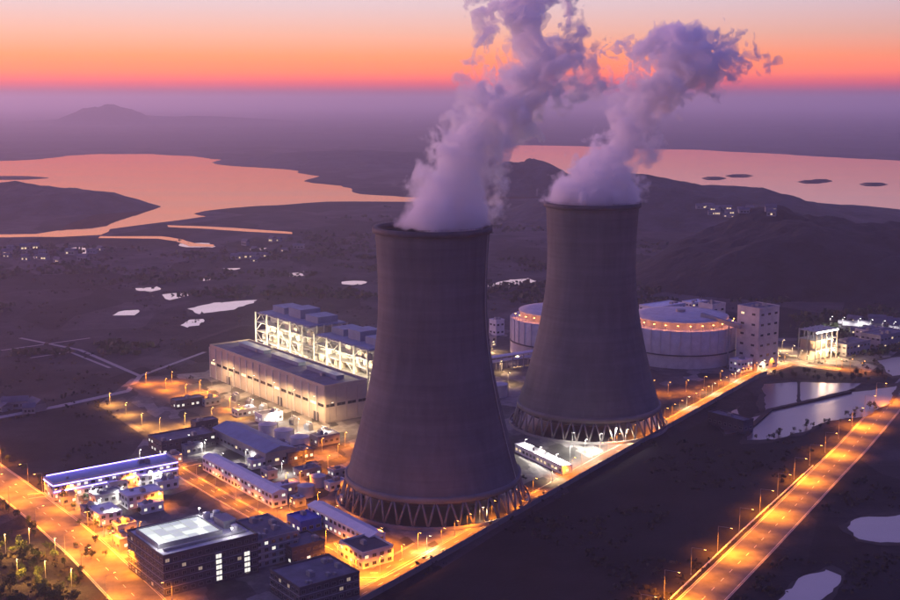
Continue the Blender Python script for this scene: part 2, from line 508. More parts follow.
def height_patch(name, cx, cy, rx, ry, h, n=40, seed=0.0, mat=None, rot=0.0, rough=0.55):
    """a hill: noise under a smooth envelope, skirts just below the ground"""
    m = MB()
    for j in range(n + 1):
        for i in range(n + 1):
            u, v = i / n * 2 - 1, j / n * 2 - 1
            e = max(0.0, 1 - (abs(u) ** 2.2 + abs(v) ** 2.2))
            w = noise.fractal(Vector((u * 1.6 + seed, v * 1.6, seed * 1.7)), 0.9, 2.1, 6)
            z = h * (e ** 1.2) * (1 - rough * 0.2 + rough * 0.7 * w) * 1.12 + h * 0.05 * w * e - (2.0 if e < 0.02 else 0)
            x, y = u * rx, v * ry
            c, s = math.cos(rot), math.sin(rot)
            m.v.append(Vector((cx + x * c - y * s, cy + x * s + y * c, z)))
    for j in range(n):
        for i in range(n):
            a = j * (n + 1) + i
            m.f.append([a, a + 1, a + n + 2, a + n + 1]); m.mi.append(0)
    return struct(name, m, mat or M['hill'], smooth=True)

# right: the dark hill, the ridge behind the far tower, and the far shores
def hill_px(x, ytop, dist, rx, ry, seed, rot=0.0, n=40, rough=0.5, mat='farhill'):
    ang = math.atan((ytop - HORIZON) / FPX * 1.0)
    top = CAM_H - dist * (ytop - 300 + 300 - HORIZON) / FPX / math.cos(PITCH)
    X = (x - 450) / FPX * dist
    return height_patch('hill', X, dist, rx, ry, max(8, top), n, seed, M[mat], rot, rough)
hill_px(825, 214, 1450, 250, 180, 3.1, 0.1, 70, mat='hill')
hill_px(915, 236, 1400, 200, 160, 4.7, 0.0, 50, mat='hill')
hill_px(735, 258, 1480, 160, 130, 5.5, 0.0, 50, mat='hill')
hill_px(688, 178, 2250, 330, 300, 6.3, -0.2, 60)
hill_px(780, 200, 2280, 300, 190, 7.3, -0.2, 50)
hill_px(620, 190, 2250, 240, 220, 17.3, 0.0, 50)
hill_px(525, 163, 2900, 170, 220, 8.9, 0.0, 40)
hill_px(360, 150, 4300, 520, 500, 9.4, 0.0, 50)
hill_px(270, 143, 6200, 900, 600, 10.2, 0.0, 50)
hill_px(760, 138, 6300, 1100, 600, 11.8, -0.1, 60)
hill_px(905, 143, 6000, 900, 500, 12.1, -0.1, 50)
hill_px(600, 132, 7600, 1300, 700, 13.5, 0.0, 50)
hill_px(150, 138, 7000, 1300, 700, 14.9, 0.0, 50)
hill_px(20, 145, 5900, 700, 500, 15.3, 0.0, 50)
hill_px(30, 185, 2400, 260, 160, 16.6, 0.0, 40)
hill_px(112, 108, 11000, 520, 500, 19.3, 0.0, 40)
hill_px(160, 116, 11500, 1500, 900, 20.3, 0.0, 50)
for i, (x, y, w) in enumerate([(713, 178.5, 26), (740, 176, 30), (812, 182, 30), (873, 184.5, 32), (10, 178, 90), (820, 181, 20)]):
    p = P(x, y)
    m = MB()
    m.poly(rough_outline([(p.x + w * math.cos(t) * 1.3, p.y + w * 0.35 * math.sin(t), 1.0) for t in [k * math.pi / 8 for k in range(16)]], 12, 10, i * 2.2))
    b = len(m.v)
    top = [Vector((p.x + (q.x - p.x) * 0.5, p.y + (q.y - p.y) * 0.5, 5.0)) for q in m.v]
    n0 = b
    m.v += top
    for k in range(n0):
        m.f.append([k, (k + 1) % n0, n0 + (k + 1) % n0, n0 + k]); m.mi.append(0)
    m.f.append([n0 + k for k in range(n0)]); m.mi.append(0)
    struct('islet', m, M['hill'])

# ------------------------------------------------------------------ roads and yards
def offset_line(pts, d):
    out = []
    for i, p in enumerate(pts):
        a = pts[max(0, i - 1)]; b = pts[min(len(pts) - 1, i + 1)]
        t = (b - a).normalized()
        out.append(p + Vector((-t.y, t.x, 0)) * d)
    return out

def resample(pts, step):
    out = [pts[0].copy()]
    for a, b in zip(pts, pts[1:]):
        k = max(1, int(round((b - a).length / step)))
        out += [a.lerp(b, (i + 1) / k) for i in range(k)]
    return out

def strip(m, pts, d0, d1, z):
    A, B = offset_line(pts, d0), offset_line(pts, d1)
    b = len(m.v)
    for p, q in zip(A, B):
        m.v.append(Vector((p.x, p.y, z))); m.v.append(Vector((q.x, q.y, z)))
    for i in range(len(pts) - 1):
        m.f.append([b+2*i, b+2*i+1, b+2*i+3, b+2*i+2]); m.mi.append(m.cur)

def kerb_mesh(m, pts, d0, d1, z):
    A, B = offset_line(pts, d0), offset_line(pts, d1)
    for i in range(len(pts) - 1):
        b = len(m.v)
        for p in (A[i], B[i], B[i+1], A[i+1]):
            m.v.append(Vector((p.x, p.y, 0.0)))
        for p in (A[i], B[i], B[i+1], A[i+1]):
            m.v.append(Vector((p.x, p.y, z)))
        for q in ((4,5,6,7),(0,1,5,4),(1,2,6,5),(2,3,7,6),(3,0,4,7)):
            m.f.append([b + k for k in q]); m.mi.append(m.cur)

def road(name, px, width, z, lanes=True, mat='asphalt'):
    pts = [P(x, y) for x, y in px] if not isinstance(px[0], Vector) else px
    pts = resample(pts, 12)
    m = MB(); strip(m, pts, width / 2, -width / 2, z)
    r = struct(name, m, M[mat])
    if lanes:
        k = MB()
        kerb_mesh(k, pts, width/2 + 0.5, width/2 + 0.02, z + 0.14); kerb_mesh(k, pts, -width/2 - 0.02, -width/2 - 0.5, z + 0.14)
        part('kerb', k, M['kerb'], r)
        d = MB()
        fine = resample(pts, 4)
        for i in range(0, len(fine) - 1, 3):
            strip(d, fine[i:i+2], 0.12, -0.12, z + 0.006)
        strip(d, pts, width/2 - 0.5, width/2 - 0.7, z + 0.006)
        strip(d, pts, -width/2 + 0.7, -width/2 + 0.5, z + 0.006)
        tag(part('lane_marking', d, M['paint'], r), kind='stuff')
    return r, pts

yard = MB()
yard.poly([P(x, y, 0.03) for x, y in [(205,372),(132,378),(98,405),(145,437),(122,468),(48,488),(66,520),(150,610),(330,620),(372,597),(470,540),(560,488),(640,443),(752,381),(800,366),
                                     (870,372),(900,350),(900,338),(800,338),(700,338),(640,330),(480,328),(262,338)]])
struct('plant_yard', yard, M['yard'])
fld = MB()
fld.poly([P(x, y, 0.02) for x, y in [(385,605),(500,532),(640,452),(712,418),(745,440),(800,436),(838,425),(812,462),(740,530),(668,602),(600,650),(400,650)]])
struct('field', fld, M['field'])

ROAD_R, road_r_pts = road('road', [(560,740),(702,600),(754,548),(795,506),(828,472),(853,447),(876,421),(905,388),(930,362)], 18.0, 0.06, True, 'pavement')
ROAD_P, road_p_pts = road('road', [(330,612),(372,589),(450,545.5),(500,517),(560,483),(640,438),(700,405),(752,376),(790,364),(840,370)], 9.0, 0.08, True, 'pavement')
ROAD_L, road_l_pts = road('road', [(-70,430),(-30,458),(2,481),(30,502),(58,524),(88,550),(115,577),(140,602),(170,640)], 20.0, 0.07, True, 'pavement')
road('road', [(28,497),(60,493),(110,482),(160,470),(200,462)], 7.0, 0.10)
road('road', [(165,462),(190,478),(222,497),(258,517),(290,533),(330,556)], 9.0, 0.11)
road('road', [(322,545),(345,574),(378,573),(415,552),(425,546)], 13.0, 0.13, True, 'pavement')
def track(px, w):
    r, _ = road('farm_track', px, w, 0.05, False, 'kerb')
for px, w in [([(-20,421),(60,406),(128,391)], 7), ([(20,338),(80,350),(140,376)], 4), ([(-10,352),(40,345),(90,338)], 3), ([(30,358),(70,352),(110,368)], 3), ([(128,391),(140,376),(205,352)], 4)]:
    track(px, w)
lots = [('car_park', [(128,386),(160,376),(200,388),(248,409),(215,420),(172,405)]), ('car_park', [(104,406),(122,397),(160,420),(240,413),(250,419),(152,435)]),
        ('apron', [(505,452),(520,443),(560,470),(600,455),(640,436),(648,440),(560,486),(540,490)])]
for i, (nm, px) in enumerate(lots):
    m = MB(); m.poly([P(x, y, 0.16 + 0.005 * i) for x, y in px])
    struct(nm, m, M['asphalt'] if nm == 'car_park' else M['yard'])

# ------------------------------------------------------------------ cooling towers
TZ, LINTEL, THROAT_Z, THROAT_R = 148.0, 13.0, 112.0, 28.9
def shell_r(z):
    b = 76.3 if z < THROAT_Z else 111.0
    return THROAT_R * math.sqrt(1 + ((z - THROAT_Z) / b) ** 2)
def cooling_tower(label, loc, rz):
    t = thing('cooling_tower', label, 'cooling tower', loc, rz)
    zs = [LINTEL + (TZ - LINTEL) * (i / 46) for i in range(47)]
    m = MB()
    m.lathe([(shell_r(z), z) for z in zs] + [(shell_r(TZ) - 1.0, TZ)], 120)
    part('shell', m, M['shell'], t, True)
    mi = MB(); mi.lathe([(shell_r(z) - 1.0, z) for z in zs], 96)
    part('inner_wall', mi, M['shellin'], t, True)
    rim = MB()
    rim.lathe([(shell_r(TZ) + 0.02, TZ - 2.6), (shell_r(TZ) + 1.3, TZ - 2.3), (shell_r(TZ) + 1.3, TZ + 0.5), (shell_r(TZ) - 1.2, TZ + 0.5), (shell_r(TZ) - 1.2, TZ - 2.6)], 120, closed=True)
    rm = part('rim', rim, M['dark'], t, True)
    rl = MB()
    for i in range(60):
        a = i / 60 * 2 * math.pi
        r = shell_r(TZ) + 1.1
        rl.bar((r * math.cos(a), r * math.sin(a), TZ + 0.5), (r * math.cos(a), r * math.sin(a), TZ + 1.6), 0.1)
    rl.lathe([(shell_r(TZ) + 1.05, TZ + 1.55), (shell_r(TZ) + 1.15, TZ + 1.55), (shell_r(TZ) + 1.15, TZ + 1.65), (shell_r(TZ) + 1.05, TZ + 1.65)], 90, closed=True)
    tag(part('railing', rl, M['darksteel'], rm), kind='stuff')
    lb = MB()
    lb.lathe([(shell_r(LINTEL) + 0.02, LINTEL + 2.4), (shell_r(LINTEL) + 0.6, LINTEL + 2.2), (shell_r(LINTEL) + 0.6, LINTEL - 0.6), (shell_r(LINTEL) - 1.2, LINTEL - 0.6), (shell_r(LINTEL) - 1.2, LINTEL + 2.4)], 120, closed=True)
    part('lintel_ring', lb, M['concrete'], t, True)
    r0, r1 = shell_r(LINTEL) + 3.0, shell_r(LINTEL) - 0.2
    n = 40
    da = math.pi / n
    cm = []
    for s in (-1, 1):
        c = MB(); c.taper((r0 * math.cos(0), r0 * math.sin(0), 0.6), (r1 * math.cos(s * da * 0.92), r1 * math.sin(s * da * 0.92), LINTEL), 0.62, 0.55, 8)
        cm.append(c.mesh('column', M['concrete'], smooth=True))
    ft = MB(); ft.box(r0 - 1.4, r0 + 1.4, -1.5, 1.5, 0.0, 1.1)
    fm = ft.mesh('footing', M['concrete'])
    for i in range(n):
        for k in (0, 1):
            link('column', cm[k], t, rotz=2 * da * i)
        link('footing', fm, t, rotz=2 * da * i)
    bs = MB()
    bs.lathe([(r0 + 2.6, 0.0), (r0 + 2.6, 1.9), (r0 + 2.1, 1.9), (r0 + 2.1, 0.0)], 96)
    part('basin_wall', bs, M['concrete'], t, True)
    w = MB(); w.lathe([(r0 + 2.05, 0.5), (0.1, 0.5)], 96)
    part('basin_water', w, M['pond'], t)
    fill = MB(); fill.lathe([(shell_r(LINTEL) - 4, LINTEL - 3.5), (shell_r(LINTEL) - 4, LINTEL + 3), (0.1, LINTEL + 3)], 72)
    fill.lathe([(shell_r(LINTEL) - 4, LINTEL - 3.5), (0.1, LINTEL - 3.5)], 72)
    part('fill_pack', fill, M['dark'], t)
    # stair up the shell
    st = MB()
    for k in range(30):
        z0, z1 = LINTEL + k * 4.4, LINTEL + k * 4.4 + 4.4
        if z1 > TZ: break
        st.bar((shell_r(z0) + 0.6, 0, z0), (shell_r(z1) + 0.6, 0, z1), 0.9, 0.25)
    part('ladder', st, M['steel'], t)
    return t
T1 = P(433, 474, LINTEL); T1.z = 0
T2 = P(588.5, 404, LINTEL); T2.z = 0
cooling_tower('nearer and larger of the two concrete cooling towers, left of the other', T1, R(-20))
cooling_tower('farther cooling tower with white floodlights at its foot', T2, R(30))

# ------------------------------------------------------------------ steam plumes: soft volumes, each inside a hull grown from the same density field
def plume_field(tree, pos, prof, seed, zmax):
    N, L = tree.nodes, tree.links
    def math_(op, a, b=None, clamp=False):
        n = N.new('ShaderNodeMath'); n.operation = op; n.use_clamp = clamp
        for i, s in enumerate((a, b)):
            if s is None: continue
            if isinstance(s, (int, float)): n.inputs[i].default_value = s
            else: L.new(s, n.inputs[i])
        return n.outputs[0]
    def tex(p, sc, det, off):
        mp = N.new('ShaderNodeVectorMath'); mp.operation = 'ADD'; mp.inputs[1].default_value = (off, seed * 31.7, off * 1.7)
        L.new(p, mp.inputs[0])
        n = N.new('ShaderNodeTexNoise'); n.inputs['Scale'].default_value = sc; n.inputs['Detail'].default_value = det
        n.inputs['Roughness'].default_value = 0.58
        L.new(mp.outputs[0], n.inputs['Vector'])
        return n
    s0 = N.new('ShaderNodeSeparateXYZ'); L.new(pos, s0.inputs[0])
    t0 = math_('DIVIDE', s0.outputs[2], zmax, True)
    # swirl the coordinates, more so higher up
    wn_ = tex(pos, 0.045, 2, 11.0)
    sub = N.new('ShaderNodeVectorMath'); sub.operation = 'SUBTRACT'; sub.inputs[1].default_value = (0.5, 0.5, 0.5)
    L.new(wn_.outputs['Color'], sub.inputs[0])
    sc = N.new('ShaderNodeVectorMath'); sc.operation = 'SCALE'
    L.new(sub.outputs[0], sc.inputs[0]); L.new(math_('ADD', math_('MULTIPLY', t0, 34.0), 4.0), sc.inputs[3])
    wp = N.new('ShaderNodeVectorMath'); wp.operation = 'ADD'
    L.new(pos, wp.inputs[0]); L.new(sc.outputs[0], wp.inputs[1])
    s = N.new('ShaderNodeSeparateXYZ'); L.new(wp.outputs[0], s.inputs[0])
    t = math_('DIVIDE', s.outputs[2], zmax, True)
    rp = ramp_node(N, [(z / zmax, (cx / 100.0, r * (1.10 + 0.12 * z / zmax) / 50.0, er * 1.3, 1)) for z, cx, r, er in prof])
    L.new(t, rp.inputs[0])
    sp = N.new('ShaderNodeSeparateXYZ'); L.new(rp.outputs[0], sp.inputs[0])
    dx = math_('SUBTRACT', s.outputs[0], math_('MULTIPLY', sp.outputs[0], 100.0))
    dy = math_('MULTIPLY', s.outputs[1], 1.15)
    rr = math_('MULTIPLY', sp.outputs[1], 50.0)
    d = math_('DIVIDE', math_('SQRT', math_('ADD', math_('MULTIPLY', dx, dx), math_('MULTIPLY', dy, dy))), rr)
    n1 = tex(wp.outputs[0], 0.085, 6, 3.0)
    lump = math_('MULTIPLY', math_('SUBTRACT', n1.outputs[0], 0.5), math_('ADD', math_('MULTIPLY', t0, 9.0), 1.8))
    raw = math_('ADD', math_('SUBTRACT', 1.0, d), lump)
    raw = math_('SUBTRACT', raw, sp.outputs[2])
    top = math_('MULTIPLY', math_('SUBTRACT', s0.outputs[2], zmax - 12.0), 0.12)
    raw = math_('SUBTRACT', raw, math_('MAXIMUM', top, 0.0))
    # nothing below the rim outside the mouth
    below = math_('MULTIPLY', math_('MAXIMUM', math_('SUBTRACT', 1.0, s0.outputs[2]), 0.0), 0.15)
    return math_('SUBTRACT', raw, below)

def plume(label, loc, prof, seed, zmax, x0, x1, yh, dens, col):
    loc = Vector(loc)
    # hull mesh
    ng = bpy.data.node_groups.new('plume_hull', 'GeometryNodeTree')
    ng.interface.new_socket('Geometry', in_out='OUTPUT', socket_type='NodeSocketGeometry')
    gp = ng.nodes.new('GeometryNodeInputPosition')
    raw = plume_field(ng, gp.outputs[0], prof, seed, zmax)
    ad = ng.nodes.new('ShaderNodeMath'); ad.operation = 'ADD'; ad.inputs[1].default_value = 1.0
    ng.links.new(raw, ad.inputs[0])
    mxn = ng.nodes.new('ShaderNodeMath'); mxn.operation = 'MAXIMUM'; mxn.inputs[1].default_value = 0.0
    ng.links.new(ad.outputs[0], mxn.inputs[0])
    vc = ng.nodes.new('GeometryNodeVolumeCube')
    ng.links.new(mxn.outputs[0], vc.inputs['Density'])
    vc.inputs['Min'].default_value = (x0, -yh, -4.0)
    vc.inputs['Max'].default_value = (x1, yh, zmax + 6)
    vc.inputs['Resolution X'].default_value = 90
    vc.inputs['Resolution Y'].default_value = 60
    vc.inputs['Resolution Z'].default_value = 100
    v2m = ng.nodes.new('GeometryNodeVolumeToMesh')
    v2m.inputs['Threshold'].default_value = 0.97
    ng.links.new(vc.outputs[0], v2m.inputs[0])
    go = ng.nodes.new('NodeGroupOutput')
    ng.links.new(v2m.outputs[0], go.inputs[0])
    seed_me = bpy.data.meshes.new('seed'); seed_me.from_pydata([(0, 0, 0)], [], [])
    tmp = bpy.data.objects.new('tmp', seed_me); C.objects.link(tmp)
    md = tmp.modifiers.new('hull', 'NODES'); md.node_group = ng
    dg = bpy.context.evaluated_depsgraph_get()
    me = bpy.data.meshes.new_from_object(tmp.evaluated_get(dg))
    bpy.data.objects.remove(tmp)
    me.name = 'steam_plume'
    me.materials.clear()
    # shader
    m = bpy.data.materials.new('steam'); m.use_nodes = True
    nt = m.node_tree
    for n in list(nt.nodes): nt.nodes.remove(n)
    out = nt.nodes.new('ShaderNodeOutputMaterial')
    pv = nt.nodes.new('ShaderNodeVolumePrincipled')
    pv.inputs['Density Attribute'].default_value = ''
    pv.inputs['Color'].default_value = col + (1,)
    pv.inputs['Anisotropy'].default_value = 0.15
    tc_ = nt.nodes.new('ShaderNodeTexCoord')
    rw = plume_field(nt, tc_.outputs['Object'], prof, seed, zmax)
    ms = nt.nodes.new('ShaderNodeMapRange'); ms.interpolation_type = 'SMOOTHSTEP'
    ms.inputs['From Min'].default_value = 0.0; ms.inputs['From Max'].default_value = 0.34
    ms.inputs['To Max'].default_value = dens
    nt.links.new(rw, ms.inputs['Value'])
    sz = nt.nodes.new('ShaderNodeSeparateXYZ'); nt.links.new(tc_.outputs['Object'], sz.inputs[0])
    fz = nt.nodes.new('ShaderNodeMapRange'); fz.inputs['From Min'].default_value = 20; fz.inputs['From Max'].default_value = zmax * 0.8
    fz.inputs['To Min'].default_value = 1.0; fz.inputs['To Max'].default_value = 1.5
    nt.links.new(sz.outputs[2], fz.inputs['Value'])
    mz = nt.nodes.new('ShaderNodeMath'); mz.operation = 'MULTIPLY'
    nt.links.new(ms.outputs[0], mz.inputs[0]); nt.links.new(fz.outputs[0], mz.inputs[1])
    nt.links.new(mz.outputs[0], pv.inputs['Density'])
    nt.links.new(pv.outputs[0], out.inputs['Volume'])
    m.cycles.volume_step_rate = 0.3
    me.materials.append(m)
    o = link('steam_plume', me, None, loc)
    tag(o, label, 'steam')
    return o
# (height above rim, sideways drift, radius, erosion)
plume('thick column of white steam leaning right from the nearer cooling tower', (T1.x, T1.y, TZ),
      [(0, 8, 24, 0.0), (15, 11, 20, 0.0), (31, 13, 17, 0.0), (41, 20, 17, 0.02), (52, 30, 19, 0.06), (62, 40, 21, 0.12), (73, 51, 23, 0.2), (83, 58, 23, 0.28), (94, 54, 18, 0.36), (104, 47, 15, 0.36), (115, 50, 15, 0.36), (126, 58, 14, 0.45)],
      1.0, 132.0, -28, 100, 34, 0.2, (0.995, 0.985, 1.0))
plume('thinner twisting steam column rising from the farther cooling tower', (T2.x, T2.y, TZ),
      [(0, 0, 32, 0.0), (8.5, 1, 29, 0.0), (18, 5, 23, 0.04), (28, 12, 20, 0.1), (38, 20, 18, 0.15), (48, 22, 15, 0.18), (57, 26, 17, 0.2), (67, 38, 22, 0.26), (77, 52, 26, 0.26), (90, 60, 27, 0.26), (103, 57, 25, 0.3), (113, 55, 16, 0.4)],
      2.4, 122.0, -36, 112, 38, 0.18, (0.995, 0.985, 1.0))

# ------------------------------------------------------------------ lamps
def lamp_mesh(h, arm, kind):
    pole = MB(); pole.taper((0, 0, 0), (0, 0, h), 0.16, 0.09, 8); pole.box(-0.28, 0.28, -0.28, 0.28, 0, 0.35)
    am = MB(); am.bar((0, 0, h - 0.1), (arm, 0, h + 0.35), 0.12)
    hd = MB(); hd.box(arm - 0.6, arm + 0.6, -0.26, 0.26, h + 0.26, h + 0.46)
    ln = MB(); ln.box(arm - 0.5, arm + 0.5, -0.22, 0.22, h + 0.18, h + 0.258)
    return (pole.mesh('pole', M['steel']), am.mesh('arm', M['steel']), hd.mesh('lamp_head', M['steel']), ln.mesh('lens', M['em_' + kind]))
LAMPS = {}
LAMP_GAIN = 4.6
LCOL = {'orange': (1.0, 0.25, 0.008), 'amber': (1.0, 0.42, 0.07), 'warm': (1.0, 0.62, 0.28), 'white': (1.0, 0.92, 0.80)}
def lamp(kind, loc, ang, power, label, group, h=9.0, arm=2.0, cat='street lamp', name='street_lamp', cone=150):
    key = (kind, h, arm)
    if key not in LAMPS: LAMPS[key] = lamp_mesh(h, arm, kind)
    a = LAMPS[key]
    t = thing(name, label, cat, (loc[0], loc[1], 0.02), ang, group)
    link('pole', a[0], t); link('arm', a[1], t)
    hd = link('lamp_head', a[2], t); link('lens', a[3], hd)
    k2 = (kind, power, cone)
    if k2 not in LAMPS:
        ld = bpy.data.lights.new('lamp_glow', 'SPOT')
        ld.energy = power * LAMP_GAIN; ld.color = LCOL[kind]; ld.spot_size = R(cone); ld.spot_blend = 0.7; ld.shadow_soft_size = 0.4
        LAMPS[k2] = ld
    lo = bpy.data.objects.new('lamp_glow', LAMPS[k2]); lo.location = (arm, 0, h + 0.1); lo.parent = t
    C.objects.link(lo)
    return t

def lamps_px(px, kind, power, phrase, group, h=9.0, arm=2.0, ang=None, **kw):
    for i, (x, y) in enumerate(px):
        p = P(x, y)
        lamp(kind, p, R(-55) if ang is None else ang, power, f'{ordinal(i)} {phrase}', group, h, arm, **kw)

ux = R(57)
# the straight road on the right: pools of light on its left lane; every second lamp added to join them
RL = [(637, 655), (661, 629), (684, 603), (710, 579), (736, 556), (757, 536), (777, 516), (794, 499), (810, 482), (825, 468), (840, 455), (853, 441), (866, 428), (878, 415), (889, 402)]
for i, (x, y) in enumerate(RL):
    p = P(x, y) + Vector((-math.sin(ux), math.cos(ux), 0)) * 9.2
    lamp('orange', p, ux - R(90), 44000 if i % 2 == 0 else 15000, f'{ordinal(i)} sodium lamp (every second one added) from the near end of the straight right-hand road', 'lamps along the right-hand road', 13, 6.5, cone=135)
# the plant road past both towers
acc = 0
k = 0
for a, b in zip(road_p_pts, road_p_pts[1:]):
    acc += (b - a).length
    if acc > 11.5 and k < 44 and b.y > 545:
        acc = 0
        n_ = Vector((-(b - a).y, (b - a).x, 0)).normalized()
        lamp('orange' if k % 4 else 'warm', b + n_ * 5, math.atan2(-n_.y, -n_.x), 7000, f'{ordinal(k)} sodium lamp along the plant road counting from the nearer tower', 'lamps along the plant road', 8, 2, cone=135)
        k += 1
# the broad road on the left
acc = 0; k = 0
for a, b in zip(road_l_pts, road_l_pts[1:]):
    acc += (b - a).length
    if acc > 11.5 and k < 40:
        acc = 0
        n_ = Vector((-(b - a).y, (b - a).x, 0)).normalized()
        sd = 1 if k % 2 else -1
        lamp('orange', b + n_ * 11 * sd, math.atan2(-n_.y * sd, -n_.x * sd), 17000, f'{ordinal(k)} sodium lamp from the far end of the broad left-hand road', 'lamps along the left-hand road', 11, 4)
        k += 1
lamps_px([(146,384),(166,390),(186,396),(208,402),(230,409),(172,383),(200,392)], 'orange', 17000, 'orange lamp in the upper car park left of the long hall', 'lamps in the upper car park')
lamps_px([(110,405),(126,415),(142,426),(160,431),(185,426),(212,420),(238,417)], 'amber', 12000, 'yellowish lamp round the lower car park', 'lamps in the lower car park')
lamps_px([(178,470),(197,482),(216,492),(236,504),(258,515),(278,526)], 'orange', 12000, 'orange lamp down the lane past the long white roof', 'lamps in the white-roof lane', ang=R(35))
lamps_px([(326,546),(338,562),(356,577),(380,574),(402,562),(418,550),(380,545)], 'orange', 17000, 'orange lamp round the loop below the nearer tower', 'lamps round the loop road')
lamps_px([(212,388),(232,397),(252,405),(272,413),(292,421),(312,428),(330,435)], 'warm', 15000, 'warm mast lamp along the foot of the long hall', 'lamps along the hall front', h=21, arm=2, ang=R(35), cone=170)
lamps_px([(252,412),(276,422),(298,432),(322,440)], 'white', 6000, 'white lamp in the switch yard before the long hall', 'lamps in the switch yard')
lamps_px([(306,462),(322,452),(338,458),(345,446),(328,470),(300,486)], 'orange', 9000, 'dim orange lamp beside the nearer tower foot', 'lamps left of the nearer tower')
lamps_px([(92,486),(76,508),(88,526),(70,498),(130,486),(158,505),(140,536),(152,546),(150,470)], 'orange', 8000, 'orange lamp in the lanes round the low roofs', 'lamps round the low roofs', h=8)
lamps_px([(252,446),(272,462),(262,490),(286,486),(290,512),(318,506),(336,520),(240,452),(218,476),(354,490)], 'orange', 8500, 'orange lamp in the yards left of the nearer tower', 'lamps in the tower-side yards', h=8)
lamps_px([(104,537),(122,533),(130,556),(146,566),(112,548)], 'orange', 13000, 'orange lamp in the court left of the dark block', 'lamps left of the dark block')
lamps_px([(6,556),(30,550),(56,560),(18,582),(46,584),(72,592)], 'amber', 13000, 'yellowish lamp among the garden trees at bottom left', 'lamps in the garden', h=11, arm=1)
lamps_px([(100,512),(122,500),(140,494),(112,522),(92,500),(150,484)], 'white', 7500, 'white lamp among the low roofs below the violet hall', 'lamps among the low roofs', h=8)
lamps_px([(170,452),(188,447),(205,452),(222,466),(140,462),(158,484),(168,476),(246,462),(282,474)], 'white', 5000, 'small white lamp behind the long white roof', 'lamps behind the white roof', h=8)
lamps_px([(525,455),(540,463),(556,470),(570,462),(585,455),(600,449),(615,443),(572,448)], 'white', 7500, 'white floodlight on the apron of the farther tower', 'floodlights by the farther tower', h=10, arm=1.5, cone=165)
lamps_px([(740,366),(752,364),(764,362)], 'white', 16000, 'white lamp at the foot of the tall grey block', 'lamps by the tall block')
lamps_px([(782,350),(792,356),(778,362),(800,361)], 'warm', 8000, 'warm lamp between the tall block and the steel frame', 'lamps by the steel frame')
lamps_px([(836,368),(850,370),(862,372)], 'orange', 5000, 'orange lamp on the bank behind the settling ponds', 'lamps behind the ponds')
lamps_px([(652,392),(668,394),(686,392),(704,388),(720,382),(640,396)], 'orange', 6000, 'orange lamp at the foot of the round store', 'lamps round the round store')
lamps_px([(858,331),(870,332.5),(882,333.5),(893,334.5),(842,330),(830,329)], 'white', 5000, 'far white lamp in the row under the dark hill', 'far lamps under the hill', h=12)
lamps_px([(492,352),(500,372),(508,384),(516,366)], 'warm', 7000, 'warm lamp in the pipe yard between the towers', 'lamps between the towers')

# ------------------------------------------------------------------ buildings
AX = R(-53)
eA = Vector((math.cos(AX), math.sin(AX), 0)); eB = Vector((-math.sin(AX), math.cos(AX), 0))
WIN = {}
def window_mesh(w, h, mat):
    key = (round(w, 2), round(h, 2), mat)
    if key not in WIN:
        m = MB()
        m.cur = 0
        m.box(-w/2, w/2, -0.02, 0.06, 0, h)
        m.cur = 1
        for a, b, c, d in ((-w/2-0.12, -w/2, -0.12, h+0.12), (w/2, w/2+0.12, -0.12, h+0.12)):
            m.box(a, b, -0.02, 0.16, c, d)
        m.box(-w/2, w/2, -0.02, 0.16, -0.12, 0); m.box(-w/2, w/2, -0.02, 0.16, h, h+0.12)
        m.box(-0.05, 0.05, 0.06, 0.12, 0, h)
        WIN[key] = m.mesh('window', M[mat], M['steel'])
    return WIN[key]

